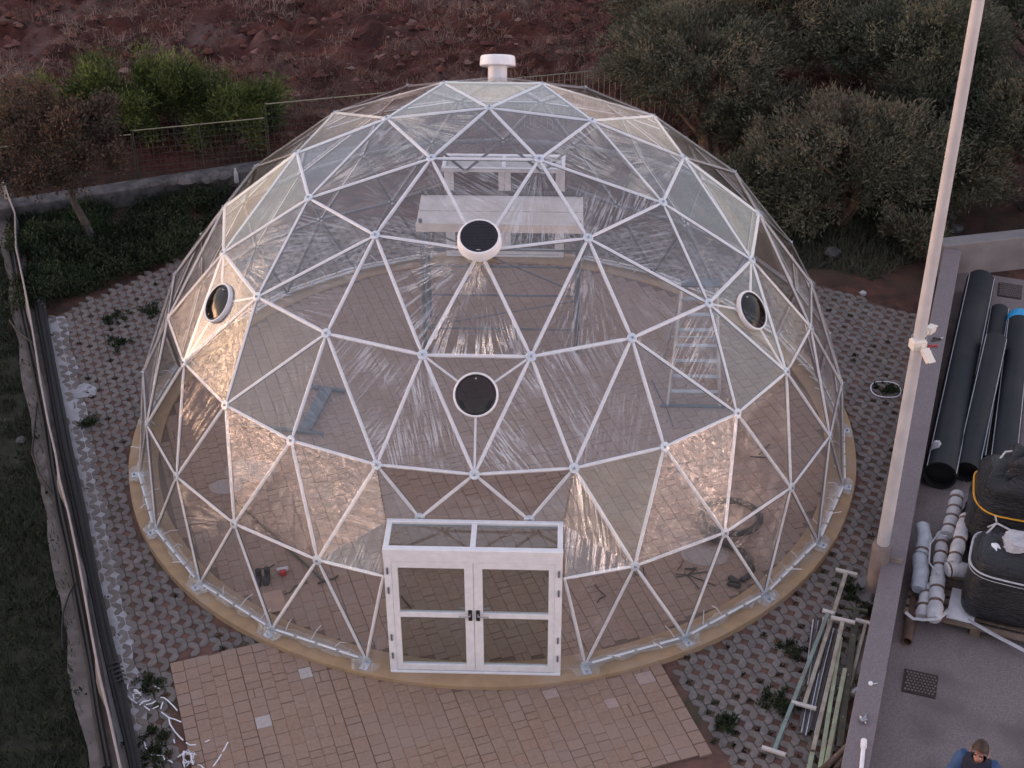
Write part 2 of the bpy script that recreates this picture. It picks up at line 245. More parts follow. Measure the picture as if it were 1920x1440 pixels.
M['straw'] = leaf_mat('dry_straw', [(0.0, (0.115, 0.048, 0.038)), (0.5, (0.185, 0.11, 0.085)), (1.0, (0.33, 0.24, 0.195))])
FILM = [film_mat('film_streaked', 21, 0.9, 0.62, 0.28, haze=0.026, rough=0.06, f0=0.07), film_mat('film_crumpled', 17, 2.2, 0.85, 1.0, haze=0.024, rough=0.045, f0=0.10),
        film_mat('film_taut', 16, 0.6, 0.30, 0.18, haze=0.024, rough=0.06, f0=0.07)]
M['hem'] = film_mat('film_hem', 20, 3, 0.9, 1.2, haze=0.05, rough=0.2, f0=0.10)
M['clearbag'] = film_mat('loose_plastic', 10, 10, 1.0, 1.5, haze=0.03, rough=0.2, f0=0.1)
M['glass'] = film_mat('door_glass', 1, 1, 0.0, 0.0, haze=0.0, rough=0.02, tint=(0.84, 0.865, 0.85), f0=0.06)
M['darkglass'] = film_mat('smoked_dome', 1, 1, 0.0, 0.0, haze=0.0, rough=0.03, tint=(0.14, 0.132, 0.14), f0=0.03, fmul=0.35)

# ------------------------------------------------------------------ building helpers
def tag(o, label=None, cat=None, group=None, kind=None):
    if label: o['label'] = label
    if cat: o['category'] = cat
    if group: o['group'] = group
    if kind: o['kind'] = kind
    return o
def thing(name, loc, label, cat, group=None, rz=0.0):
    o = bpy.data.objects.new(name, None); COL.objects.link(o); o.location = loc; o.rotation_euler = (0, 0, rz); o.empty_display_size = 0.2
    return tag(o, label, cat, group)
def wloc(o):
    v = Vector((0, 0, 0))
    while o: v = v + o.location; o = o.parent
    return v
class MB:
    def __init__(s): s.v = []; s.f = []; s.mi = []; s.cur = 0
    def add(s, vs, fs):
        k = len(s.v); s.v += [Vector(v) for v in vs]; s.f += [tuple(i+k for i in f) for f in fs]; s.mi += [s.cur]*len(fs); return s
    def box(s, c, d, rot=None, bev=0.0):
        c = Vector(c); hx, hy, hz = d[0]/2, d[1]/2, d[2]/2
        R = rot if rot is not None else Matrix.Identity(3)
        if isinstance(R, (int, float)): R = Matrix.Rotation(R, 3, 'Z')
        if not bev:
            vs = [c + R @ Vector((x, y, z)) for z in (-hz, hz) for x, y in ((-hx, -hy), (hx, -hy), (hx, hy), (-hx, hy))]
            return s.add(vs, [(3, 2, 1, 0), (4, 5, 6, 7), (0, 1, 5, 4), (1, 2, 6, 5), (2, 3, 7, 6), (3, 0, 4, 7)])
        b = bev; rings = [(-hz, b), (-hz+b, 0), (hz-b, 0), (hz, b)]; vs = []
        for z, i in rings: vs += [c + R @ Vector((x*(hx-i), y*(hy-i), z)) for x, y in ((-1, -1), (1, -1), (1, 1), (-1, 1))]
        fs = [(3, 2, 1, 0), (12, 13, 14, 15)]
        for k in range(3):
            for i in range(4): j = (i+1) % 4; fs.append((4*k+i, 4*k+j, 4*k+4+j, 4*k+4+i))
        return s.add(vs, fs)
    def tube(s, pts, r, n=8, cap=True, flat=1.0):
        pts = [Vector(p) for p in pts]; m = len(pts)
        rs = r if isinstance(r, (list, tuple)) else [r]*m
        vs = []; prev = None
        for i, p in enumerate(pts):
            t = (pts[min(i+1, m-1)]-pts[max(i-1, 0)])
            t = t.normalized() if t.length > 1e-9 else Vector((0, 0, 1))
            if prev is None:
                a = Vector((0, 0, 1)) if abs(t.z) < 0.95 else Vector((1, 0, 0)); x = t.cross(a).normalized()
            else:
                x = (prev - t*prev.dot(t)); x = x.normalized() if x.length > 1e-6 else t.orthogonal().normalized()
            prev = x; y = t.cross(x)
            for k in range(n):
                a = 2*PI*k/n; vs.append(p + x*math.cos(a)*rs[i] + y*math.sin(a)*rs[i]*flat)
        fs = []
        for i in range(m-1):
            for k in range(n): j = (k+1) % n; fs.append((i*n+k, i*n+j, (i+1)*n+j, (i+1)*n+k))
        if cap: fs.append(tuple(reversed(range(n)))); fs.append(tuple((m-1)*n+k for k in range(n)))
        return s.add(vs, fs)
    def lathe(s, prof, n=24, c=(0, 0, 0), axis=(0, 0, 1), cap=True):
        q = Vector((0, 0, 1)).rotation_difference(Vector(axis).normalized()); c = Vector(c); vs = []; fs = []
        for r, z in prof:
            for k in range(n): a = 2*PI*k/n; vs.append(c + q @ Vector((r*math.cos(a), r*math.sin(a), z)))
        for i in range(len(prof)-1):
            for k in range(n): j = (k+1) % n; fs.append((i*n+k, i*n+j, (i+1)*n+j, (i+1)*n+k))
        if cap: fs.append(tuple(reversed(range(n)))); fs.append(tuple((len(prof)-1)*n+k for k in range(n)))
        return s.add(vs, fs)
    def prism(s, poly, z0, z1, bev=0.0):
        n = len(poly); vs = [Vector((x, y, z0)) for x, y in poly]
        if bev:
            cx = sum(p[0] for p in poly)/n; cy = sum(p[1] for p in poly)/n
            vs += [Vector((x, y, z1-bev)) for x, y in poly]
            ins = []
            for i in range(n):
                p0 = Vector(poly[i-1]); p1 = Vector(poly[i]); p2 = Vector(poly[(i+1) % n])
                a = (p1-p0).normalized(); b = (p2-p1).normalized(); nn = (Vector((-a.y, a.x))+Vector((-b.y, b.x)))
                nn = nn.normalized() if nn.length > 1e-6 else Vector((0, 0)); q = p1+nn*bev; ins.append(Vector((q.x, q.y, z1)))
            vs += ins; rings = 3
        else:
            vs += [Vector((x, y, z1)) for x, y in poly]; rings = 2
        fs = [tuple(reversed(range(n))), tuple((rings-1)*n+k for k in range(n))]
        for k in range(rings-1):
            for i in range(n): j = (i+1) % n; fs.append((k*n+i, k*n+j, (k+1)*n+j, (k+1)*n+i))
        return s.add(vs, fs)
    def mesh(s, name, mats, off=Vector((0, 0, 0)), smooth=False):
        me = bpy.data.meshes.new(name); me.from_pydata([tuple(v-off) for v in s.v], [], s.f)
        for m in (mats if isinstance(mats, (list, tuple)) else [mats]): me.materials.append(m)
        if any(s.mi): me.polygons.foreach_set('material_index', s.mi)
        if smooth:
            me.polygons.foreach_set('use_smooth', [True]*len(me.polygons))
            try: me.set_sharp_from_angle(angle=rad(38))
            except Exception: pass
        me.update(); return me
    def build(s, name, mats, parent=None, smooth=False, kind=None, loc=None):
        off = wloc(parent) if parent else Vector(loc) if loc is not None else Vector((0, 0, 0))
        o = bpy.data.objects.new(name, s.mesh(name, mats, off, smooth)); COL.objects.link(o)
        if parent: o.parent = parent
        elif loc is not None: o.location = loc
        if kind: o['kind'] = kind
        return o
def npmesh(name, V, F, m, var=None, smooth=False, per=None):
    # V (n,3), F (k,3|4); var per face
    me = bpy.data.meshes.new(name); V = np.asarray(V, np.float32); F = np.asarray(F, np.int32); k, w = F.shape
    me.vertices.add(len(V)); me.vertices.foreach_set('co', V.ravel()); me.loops.add(k*w); me.loops.foreach_set('vertex_index', F.ravel())
    me.polygons.add(k); me.polygons.foreach_set('loop_start', np.arange(0, k*w, w, dtype=np.int32))
    if smooth: me.polygons.foreach_set('use_smooth', np.ones(k, bool))
    if m: me.materials.append(m)
    if var is not None:
        a = me.attributes.new('var', 'FLOAT', 'FACE'); a.data.foreach_set('value', np.asarray(var, np.float32))
    me.update(calc_edges=True); return me
def link(name, me, parent=None, loc=(0, 0, 0), kind=None):
    o = bpy.data.objects.new(name, me); COL.objects.link(o); o.location = loc
    if parent: o.parent = parent
    if kind: o['kind'] = kind
    return o
def copy_tree(o, parent=None):
    c = o.copy(); COL.objects.link(c); c.parent = parent
    for ch in list(o.children): copy_tree(ch, c)
    return c
def vnoise(x, y, seed=0):
    # smooth value noise on arrays
    r = np.random.default_rng(seed).random((256, 256)); xi = np.floor(x).astype(int); yi = np.floor(y).astype(int); fx = x-xi; fy = y-yi
    fx = fx*fx*(3-2*fx); fy = fy*fy*(3-2*fy); g = lambda a, b: r[a % 256, b % 256]
    return (g(xi, yi)*(1-fx)+g(xi+1, yi)*fx)*(1-fy)+(g(xi, yi+1)*(1-fx)+g(xi+1, yi+1)*fx)*fy
def inpoly(x, y, poly):
    c = False; n = len(poly)
    for i in range(n):
        x1, y1 = poly[i][0], poly[i][1]; x2, y2 = poly[i-1][0], poly[i-1][1]
        if (y1 > y) != (y2 > y) and x < (x2-x1)*(y-y1)/(y2-y1)+x1: c = not c
    return c
def inpoly_np(x, y, poly):
    c = np.zeros(x.shape, bool); n = len(poly)
    for i in range(n):
        x1, y1 = poly[i][0], poly[i][1]; x2, y2 = poly[i-1][0], poly[i-1][1]
        if y1 == y2: continue
        c ^= ((y1 > y) != (y2 > y)) & (x < (x2-x1)*(y-y1)/(y2-y1)+x1)
    return c

# ------------------------------------------------------------------ setting: ground, field, pavement, yard
R = 5.5
SITE = rad(21.2)                                     # the paving is laid along this direction
E1 = Vector((math.cos(SITE), math.sin(SITE), 0)); E2 = Vector((-math.sin(SITE), math.cos(SITE), 0))
WA = Vector((4.50, -7.50, 0)); WB = Vector((8.20, 5.02, 0)); WD = (WB-WA).normalized(); WN = Vector((WD.y, -WD.x, 0))    # middle line of the right wall, pointing away; WN to the right
WT, WH = 0.31, 0.50
gb = MB()
gb.add([(-90, -60, -0.15), (90, -60, -0.15), (90, 9.3, -0.15), (-90, 9.3, -0.15)], [(0, 1, 2, 3)])
tag(gb.build('ground', M['soil']), 'bare reddish earth lying round and under the paving', None, kind='structure')
# ploughed field: a displaced sheet
nx, ny = 330, 260
X, Y = np.meshgrid(np.linspace(-34, 34, nx), np.linspace(8.6, 62, ny)**1.0)
Y = 8.6 + (Y-8.6)*((Y-8.6)/53.4)**0.55
H = np.zeros_like(X)
for k, (fr, am) in enumerate(((0.35, 0.30), (0.9, 0.26), (2.2, 0.30), (3.6, 0.24), (6.5, 0.12))):
    H += am*(np.abs(vnoise(X*fr+13*k, Y*fr+7*k, k)-0.5)*2 if k in (2, 3) else vnoise(X*fr+5*k, Y*fr+3*k, k))
edge = np.clip((Y-9.0)/1.2, 0, 1); FH = (H-0.15)*edge - 0.16*(1-edge)
idx = np.arange(nx*ny).reshape(ny, nx)
F = np.stack([idx[:-1, :-1], idx[:-1, 1:], idx[1:, 1:], idx[1:, :-1]], -1).reshape(-1, 4)
fo = link('field', npmesh('field', np.stack([X, Y, FH], -1).reshape(-1, 3), F, M['field'], smooth=True), kind='structure')
tag(fo, 'ploughed dark red field with rough clods behind the fence')
gb = MB(); gb.add([(-150, 61.5, -0.1), (150, 61.5, -0.1), (150, 320, 1), (-150, 320, 1)], [(0, 1, 2, 3)]); gb.add([(-150, 8.6, -0.2), (-33.6, 8.6, -0.2), (-33.6, 62, -0.2), (-150, 62, -0.2)], [(0, 1, 2, 3)]); gb.add([(33.6, 8.6, -0.2), (150, 8.6, -0.2), (150, 62, -0.2), (33.6, 62, -0.2)], [(0, 1, 2, 3)])
tag(gb.build('terrain', M['field']), 'farther ploughed land beyond the field', kind='structure')

def blades(n, px, py, pz, length, width, var, spread=0.9, seg=2, seed=3):
    # curved narrow blades: arrays px,py,pz roots
    r = np.random.default_rng(seed); a = r.random(n)*2*PI; tilt = r.random(n)*spread
    L = length*(0.5+r.random(n)); d = np.stack([np.cos(a)*np.sin(tilt), np.sin(a)*np.sin(tilt), np.cos(tilt)], -1)
    b = r.random(n)*2*PI; s = np.stack([np.cos(b), np.sin(b), np.zeros(n)], -1)*(width*(0.6+0.8*r.random(n)))[:, None]
    P = np.stack([px, py, pz], -1); mid = P+d*L[:, None]*0.55; tip = P+d*L[:, None]; tip[:, 2] -= L*0.25*tilt; tip[:, :2] += d[:, :2]*L[:, None]*0.2
    V = np.stack([P-s, P+s, mid+s*0.8, mid-s*0.8, tip+s*0.25, tip-s*0.25], 1).reshape(-1, 3)
    k = np.arange(n)[:, None]*6; F = np.concatenate([k+np.array([[0, 1, 2, 3]]), k+np.array([[3, 2, 4, 5]])], 1).reshape(-1, 4)
    return V, F, np.repeat(var, 2)
# dry straw and stubble turned up by the plough
n = 95000; px = RNG.uniform(-16, 14, n); py = 9.4+RNG.random(n)**1.1*15
keep = (vnoise(px*0.45+3, py*0.45, 21)*0.6+vnoise(px*1.4, py*1.4, 22)*0.4) > 0.42
px, py = px[keep], py[keep]; n = len(px)
hz = np.array([0.0]*n)
ix = np.clip(((px+34)/68*(nx-1)).astype(int), 0, nx-1); t = ((py-8.6)/53.4)**(1/1.55); iy = np.clip((t*(ny-1)).astype(int), 0, ny-1); hz = FH[iy, ix]
V, F, vr = blades(n, px, py, hz+0.0, 0.20, 0.0085, np.clip(vnoise(px*0.8, py*0.8, 5)*0.7+RNG.random(n)*0.4-0.05, 0, 1), spread=1.55)
tag(link('straw', npmesh('straw', V, F, M['straw'], vr)), 'pale dry straw strewn over the ploughed field', kind='stuff')

# loose clods lying on the furrows
n = 14000; px = RNG.uniform(-15, 13, n); py = 9.5+RNG.random(n)**1.15*13.5
ix = np.clip(((px+34)/68*(nx-1)).astype(int), 0, nx-1); t = ((py-8.6)/53.4)**(1/1.55); iy = np.clip((t*(ny-1)).astype(int), 0, ny-1); hz = FH[iy, ix]
oct_ = np.array([(1, 0, 0), (.5, .8, .1), (-.5, .85, -.05), (-1, 0, .05), (-.5, -.8, 0), (.55, -.85, .05), (.4, .25, .75), (-.4, .2, .8), (0, -.45, .7)])
of_ = np.array([(0, 1, 6), (1, 2, 7), (1, 7, 6), (2, 3, 7), (3, 4, 7), (4, 8, 7), (4, 5, 8), (5, 0, 8), (0, 6, 8), (6, 7, 8)])
sz = 0.025+0.12*RNG.random(n)**3.2; a = RNG.random(n)*2*PI; V = oct_[None]*(0.55+0.9*RNG.random((n, 9, 1)))*sz[:, None, None]*np.array([1, 1, .62])
V = np.stack([V[..., 0]*np.cos(a)[:, None]-V[..., 1]*np.sin(a)[:, None]+px[:, None], V[..., 0]*np.sin(a)[:, None]+V[..., 1]*np.cos(a)[:, None]+py[:, None], V[..., 2]+hz[:, None]-0.01], -1).reshape(-1, 3)
F = (of_[None]+(np.arange(n)*9)[:, None, None]).reshape(-1, 3)
tag(link('clods', npmesh('clods', V, F, M['clod'], np.repeat(RNG.random(n), 10))), 'broken clods of red earth all over the ploughed field', kind='stuff')

# grass-grid pavement
kA, kB = G(85, 600), G(255, 1440); kD = (kB-kA).normalized(); kN = Vector((-kD.y, kD.x, 0))     # kerb line; kN points right (to the dome)
wl = lambda t, off=0.0: WA + WD*t + WN*off
grid_poly = [kA+kN*0.0, G(350, 480), Vector((-4.6, 6.6, 0)), Vector((-2, 7.1, 0)), Vector((3, 6.6, 0)), G(1530, 530), wl(11.4, -WT/2), wl(-5.0, -WT/2), kB+kD*3.5]
grid_poly = [(p.x, p.y) for p in grid_poly]
PTL = Vector((-4.02, -5.33, 0)); PD = Vector((math.cos(rad(20.3)), math.sin(rad(20.3)), 0)); PU = Vector((-PD.y, PD.x, 0)); PW, PL = 6.10, 3.66
def patio_uv(p): d = p-PTL; return d.dot(PD), -d.dot(PU)
pave = MB(); pave.add([(x, y, -0.101) for x, y in grid_poly], [tuple(range(len(grid_poly)))])
gridp = tag(pave.build('pavement', M['holesoil']), 'grass-grid pavement of grey wavy concrete units with red soil in the holes', kind='structure')
Pp, Wd, hh, jt = 0.285, 0.1425, 0.068, 0.006
unit = [(jt/2, -Pp/2+jt/2), (Wd-hh, -Pp/2+jt/2), (Wd-jt/2, -Pp/2+hh), (Wd-jt/2, Pp/2-hh), (Wd-hh, Pp/2-jt/2), (jt/2, Pp/2-jt/2), (jt/2, hh), (hh, 0.0), (jt/2, -hh)]
def unit_poly(): return unit
um = MB().prism(unit, -0.06, 0.0, 0.009).mesh('grid_paver', M['grid'])
cdir = rad(-68.0)+PI/2                                # local y runs along the column of holes
UX = Vector((math.cos(cdir), math.sin(cdir), 0)); UY = Vector((-math.sin(cdir), math.cos(cdir), 0))
cells = []
for i in range(-70, 75):
    for j in range(-42, 42):
        p = UX*(i*Wd) + UY*((j+(0.5 if i % 2 else 0))*Pp) + Vector((-0.4, -0.6, 0)); c = p + UX*(Wd/2)
        if not inpoly(c.x, c.y, grid_poly): continue
        rr = c.length
        if rr < 5.70: continue
        a, b = patio_uv(c)
        if -0.05 < a < PW+0.09 and -0.06 < b < PL+0.3: continue
        if not seen((c.x, c.y, -0.08), 60): continue
        cells.append(p)
cells.sort(key=lambda p: (p-CAM).length)
vis = [p for p in cells if seen((p.x, p.y, -0.08), -4) and p.x > -7.5]
def rnd_rot(): return (random.uniform(-0.012, 0.012), random.uniform(-0.012, 0.012), random.uniform(-0.012, 0.012))
single = set(id(p) for p in vis[:300])
SV, SF, SVAR = [], [], []
uv0 = np.array([tuple(v.co) for v in um.vertices]); utris = [tuple(f.vertices) for f in um.polygons]
def stuff_join(name, mats, parts, parent):
    # parts: list of (verts ndarray, faces list, var)
    vs = np.concatenate([p[0] for p in parts]); fs = []; k = 0; var = []
    for v, f, vv in parts: fs += [tuple(i+k for i in q) for q in f]; var += [vv]*len(f); k += len(v)
    me = bpy.data.meshes.new(name); me.from_pydata(vs.tolist(), [], fs); me.materials.append(mats)
    a = me.attributes.new('var', 'FLOAT', 'FACE'); a.data.foreach_set('value', var); me.update()
    return link(name, me, parent, kind='stuff')
parts = []
for p in cells:
    rx, ry, rz = rnd_rot(); z = -0.082+random.uniform(-0.005, 0.004)
    if id(p) in single:
        o = link('grid_paver', um, gridp, (p.x, p.y, z)); o.rotation_euler = (rx, ry, cdir+rz)
    else:
        Rm = np.array(Matrix.Rotation(cdir+rz, 3, 'Z') @ Matrix.Rotation(rx, 3, 'X') @ Matrix.Rotation(ry, 3, 'Y'))
        parts.append((uv0 @ Rm.T + np.array([p.x, p.y, z]), utris, random.random()))
stuff_join('grid_pavers', M['grid'], parts, gridp)
# pale mortar kerb along the left
kb = MB(); k0, k1 = kA-kD*0.05, kB+kD*3.6
seg = 40; vs = []; fs = []
for i in range(seg+1):
    c = k0.lerp(k1, i/seg); w = 0.24+0.05*math.sin(i*1.7)+random.uniform(-0.02, 0.02)+0.10*(1-i/seg)
    vs += [(c.x-kN.x*0.16, c.y-kN.y*0.16, -0.2), (c.x-kN.x*0.16, c.y-kN.y*0.16, -0.075), (c.x+kN.x*w, c.y+kN.y*w, -0.092), (c.x+kN.x*(w+.02), c.y+kN.y*(w+.02), -0.2)]
for i in range(seg):
    for k in range(3): fs.append((4*i+k, 4*i+k+1, 4*i+5+k, 4*i+4+k))
kb.add(vs, fs); tag(kb.build('kerb', M['kerb'], smooth=True), 'pale mortar kerb with a scalloped edge along the grid pavers', kind='structure')

# paver courses: a rectangle a x b in (u,v), random lengths; returns (u,v,w,l)
def courses(u0, u1, v0, v1, seed):
    r = random.Random(seed); out = []; u = u0
    while u < u1-0.05:
        w = r.choice((0.165, 0.165, 0.205)); w = min(w, u1-u)
        if u1-u-w < 0.09: w = u1-u
        v = v0-r.random()*0.2
        while v < v1:
            l = r.choice((0.125, 0.165, 0.165, 0.205, 0.205, 0.245))
            a, b = max(v, v0), min(v+l, v1)
            if b-a > 0.03:
                if w > 0.2 and l > 0.16 and r.random() < 0.05:
                    s = w*r.choice((0.4, 0.5, 0.6)); out += [(u, a, s, b-a), (u+s, a, w-s, b-a)]
                else: out.append((u, a, w, b-a))
            v += l
        u += w
    return out
def paver_mesh(m): return MB().box((0, 0, -0.02), (1, 1, 0.04)).mesh('paver', m)
_pm = {}
def pmesh(w, l, m):
    k = (round(w, 2), round(l, 2), m.name)
    if k not in _pm: _pm[k] = MB().box((0, 0, -0.025), (max(k[0]-0.007, .02), max(k[1]-0.007, .02), 0.05), bev=0.004).mesh('paver', m)
    return _pm[k]
# front patio
base = MB(); c4 = [PTL, PTL+PD*PW, PTL+PD*PW-PU*PL, PTL-PU*PL]
base.prism([(c4[3].x, c4[3].y), (c4[2].x, c4[2].y), (c4[1].x, c4[1].y), (c4[0].x, c4[0].y)], -0.14, -0.071)
patio = tag(base.build('terrace', M['joint']), 'reddish concrete paver terrace in front of the dome door', kind='structure')
lst = [(u, v, w, l, -1) for u, v, w, l in courses(0.17, PW-0.17, 0.0, PL, 4)]
v = 0.0
while v < PL: lst += [(0, v, 0.165, 0.205, -1), (PW-0.165, v, 0.165, 0.205, -1)]; v += 0.205
lst2 = []
for u, v, w, l, _ in lst:
    c = PTL + PD*(u+w/2) - PU*(v+l/2)
    if c.length < 5.62 or not seen((c.x, c.y, -0.06), 40): continue
    lst2.append((c, w, l))
lst2.sort(key=lambda q: -q[1]*q[2]/((q[0]-CAM).length**2)*(1 if seen(q[0]) else 0.1))
pale = [G(567, 1271, -.06), G(497, 1350, -.06)]; pink = [G(1018, 1300, -.06), G(1200, 1275, -.06), G(1150, 1310, -.06)]
prt = []
angp = rad(20.3)
for i, (c, w, l) in enumerate(lst2):
    mm = M['paver']
    if any((Vector((p.x, p.y, 0))-c).length < 0.11 for p in pale): mm = M['pale_paver']
    elif any((Vector((p.x, p.y, 0))-c).length < 0.10 for p in pink): mm = M['pink_paver']
    z = -0.060+random.uniform(-0.0025, 0.0025)
    if i < 298 or mm is not M['paver']:
        o = link('paver', pmesh(w, l, mm), patio, (c.x, c.y, z)); o.rotation_euler = (random.uniform(-.006, .006), random.uniform(-.006, .006), angp+random.uniform(-.006, .006))
        if mm is M['pale_paver']: o['label'] = 'pale grey replacement paver'
        if mm is M['pink_paver']: o['label'] = 'pinkish paver'
    else:
        me = pmesh(w, l, mm); a = np.array([tuple(q.co) for q in me.vertices]); Rm = np.array(Matrix.Rotation(angp, 3, 'Z'))
        prt.append((a @ Rm.T+np.array([c.x, c.y, z]), [tuple(f.vertices) for f in me.polygons], random.random()))
if prt: stuff_join('paving_rest', M['paver'], prt, patio)
# floor inside the dome
fb = MB(); fb.prism([(5.3*math.cos(2*PI*k/72), 5.3*math.sin(2*PI*k/72)) for k in range(72)], -0.14, -0.042)
floor = tag(fb.build('floor', M['joint']), 'round floor of reddish pavers inside the dome', kind='structure')
lst3 = []
for u, v, w, l in courses(-5.3, 5.3, -5.3, 5.3, 9):
    c = PD*(u+w/2)+PU*(v+l/2)
    if c.length+0.06 > 5.27: continue
    lst3.append((c, w, l))
lst3.sort(key=lambda q: -q[1]*q[2]/((q[0]-CAM).length**4))
prt = []
for i, (c, w, l) in enumerate(lst3):
    z = -0.030+random.uniform(-0.003, 0.003)
    if i < 299:
        o = link('paver', pmesh(w, l, M['paver']), floor, (c.x, c.y, z)); o.rotation_euler = (0, 0, angp)
    else:
        me = pmesh(w, l, M['paver']); a = np.array([tuple(q.co) for q in me.vertices]); Rm = np.array(Matrix.Rotation(angp, 3, 'Z'))
        prt.append((a @ Rm.T+np.array([c.x, c.y, z]), [tuple(f.vertices) for f in me.polygons], random.random()))
stuff_join('paving_rest', M['paver'], prt, floor)
# base ring
rb = MB(); n = 144
prof = [(5.24, -0.14), (5.24, -0.008), (5.26, 0.0), (5.665, 0.0), (5.685, -0.012), (5.695, -0.14)]
vs = []; fs = []
for k in range(n):
    a = 2*PI*k/n
    for r_, z_ in prof: vs.append(((r_+0.006*math.sin(7*a)+0.004*math.sin(23*a))*math.cos(a), (r_+0.006*math.sin(7*a))*math.sin(a), z_))
m_ = len(prof)
for k in range(n):
    k2 = (k+1) % n
    for i in range(m_-1): fs.append((k*m_+i, k*m_+i+1, k2*m_+i+1, k2*m_+i))
rb.add(vs, [tuple(reversed(f)) for f in fs]); tag(rb.build('foundation', M['ring'], smooth=True), 'ochre concrete ring that carries the dome', kind='structure')
# yard
yp = [wl(-10, WT/2-0.02), wl(13.4, WT/2-0.02), wl(13.4, 14), wl(-10, 14)]
yb = MB(); yb.add([(p.x, p.y, -0.10) for p in reversed(yp)], [(0, 1, 2, 3)]); tag(yb.build('yard', M['yard']), 'grey concrete yard on the far side of the right wall', kind='structure')

# ------------------------------------------------------------------ geodesic dome (six-fold, four rows of sectors and two plain rows)
RR = [0, 1.4315, 2.7388, 3.8694, 4.7372, 5.2868, 5.5]; ZZ = [5.4430, 5.2680, 4.7194, 3.8365, 2.6951, 1.3819, 0.05]
def az(row, j):
    if row == 0: return 0.0
    if row <= 4: return -120+60*j/row
    return -120+15*(j+0.5) if row == 5 else -120+15*j
CNT = [1, 6, 12, 18, 24, 24, 24]
def nd(row, j):
    a = rad(az(row, j % CNT[row])); return Vector((RR[row]*math.cos(a), RR[row]*math.sin(a), ZZ[row]))
def key(r, j): return (r, j % CNT[r])
tris = []
for s in range(6):
    for r in range(4):
        for t in range(r+1):
            tris.append((key(r, s*r+t) if r else (0, 0), key(r+1, s*(r+1)+t), key(r+1, s*(r+1)+t+1)))
            if t < r: tris.append((key(r, s*r+t), key(r+1, s*(r+1)+t+1), key(r, s*r+t+1)))
for j in range(24):
    tris.append((key(4, j), key(5, j), key(4, j+1))); tris.append((key(4, j), key(5, j-1), key(5, j)))
    tris.append((key(5, j), key(6, j), key(6, j+1))); tris.append((key(5, j-1), key(6, j), key(5, j)))
P = {key(r, j): nd(r, j) for r in range(7) for j in range(CNT[r])}
edges = set()
for t in tris:
    for a, b in ((t[0], t[1]), (t[1], t[2]), (t[2], t[0])): edges.add(tuple(sorted((a, b))))
# door openings at front (base node 2) and back (base node 14)
def door_cut(off):
    global tris, edges, P
    bn = (6, 2+off); n1, n2 = (5, 1+off), (5, 2+off); n0, n3 = (5, off), (5, 3+off); q1, q2, q3 = (4, 1+off), (4, 2+off), (4, 3+off)
    b1, b3 = (6, 1+off), (6, 3+off); sgn = 1 if off == 0 else -1
    W3 = lambda x, y, z: Vector((x*sgn, y*sgn, z))
    nm = lambda s: (s, off)
    P[nm('TL')] = W3(-1.1, -4.91, 2.06); P[nm('TR')] = W3(1.1, -4.91, 2.06); P[nm('H1')] = W3(-0.69, -4.83, 2.06); P[nm('H2')] = W3(0.68, -4.83, 2.06)
    P[nm('FL')] = W3(-1.1, -5.44, 2.05); P[nm('FR')] = W3(1.1, -5.44, 2.05); P[nm('DL')] = W3(-1.13, -5.30, 1.5); P[nm('DR')] = W3(1.13, -5.30, 1.52)
    P[nm('BL')] = W3(-1.1, -5.44, 0.05); P[nm('BR')] = W3(1.1, -5.44, 0.05)
    tris = [t for t in tris if bn not in t and n1 not in t and n2 not in t]
    edges = {e for e in edges if bn not in e and n1 not in e and n2 not in e}
    T = lambda *k: tris.append(tuple(nm(x) if isinstance(x, str) else x for x in k))
    T((4, off+1), n0, 'TL'); T(q1, 'TL', 'H1'); T(q1, 'H1', q2); T(q2, 'H1', 'H2'); T(q2, 'H2', q3); T(q3, 'H2', 'TR'); T(q3, 'TR', n3)
    T(n0, 'DL', 'TL'); T(n0, b1, 'DL'); T(n3, 'TR', 'DR'); T(n3, 'DR', b3); T('TL', 'DL', 'FL'); T('TR', 'FR', 'DR'); T(b1, 'BL', 'DL'); T(b3, 'DR', 'BR')
    for a, b in ((q1, 'H1'), (q2, 'H1'), (q2, 'H2'), (q3, 'H2'), (n0, 'DL'), (n3, 'DR'), (b1, 'DL'), (b3, 'DR')):
        edges.add((a, nm(b)))
    del P[bn]; del P[n1]; del P[n2]
door_cut(0); door_cut(12)
dome = thing('geodesic_dome', (0, 0, 0), 'large clear plastic geodesic dome with white steel struts and white double doors', 'dome')
hubs = [k for k in P if isinstance(k[0], int) or k[0] in ('H1', 'H2')]
# struts (all base-row edges are the rail, built below)
rail_edges = []
def is_hub(k): return isinstance(k[0], int) or k[0] in ('H1', 'H2')
for a, b in sorted(edges, key=str):
    pa, pb = P[a], P[b]; d = (pb-pa).normalized()
    if isinstance(a[0], int) and a[0] == 6 and isinstance(b[0], int) and b[0] == 6: rail_edges.append((a, b)); continue
    A = pa+d*0.03; B = pb-d*(0.03 if is_hub(b) else 0.0)
    s = MB(); L = (B-A).length
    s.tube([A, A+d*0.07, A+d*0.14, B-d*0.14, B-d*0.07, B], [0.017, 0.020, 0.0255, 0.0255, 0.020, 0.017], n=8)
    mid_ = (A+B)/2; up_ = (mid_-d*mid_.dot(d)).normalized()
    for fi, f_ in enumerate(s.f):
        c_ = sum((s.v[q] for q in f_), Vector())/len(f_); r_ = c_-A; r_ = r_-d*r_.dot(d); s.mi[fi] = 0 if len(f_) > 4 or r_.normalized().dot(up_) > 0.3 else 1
    s.build('strut', [M['white'], M['inner']], dome, smooth=True)
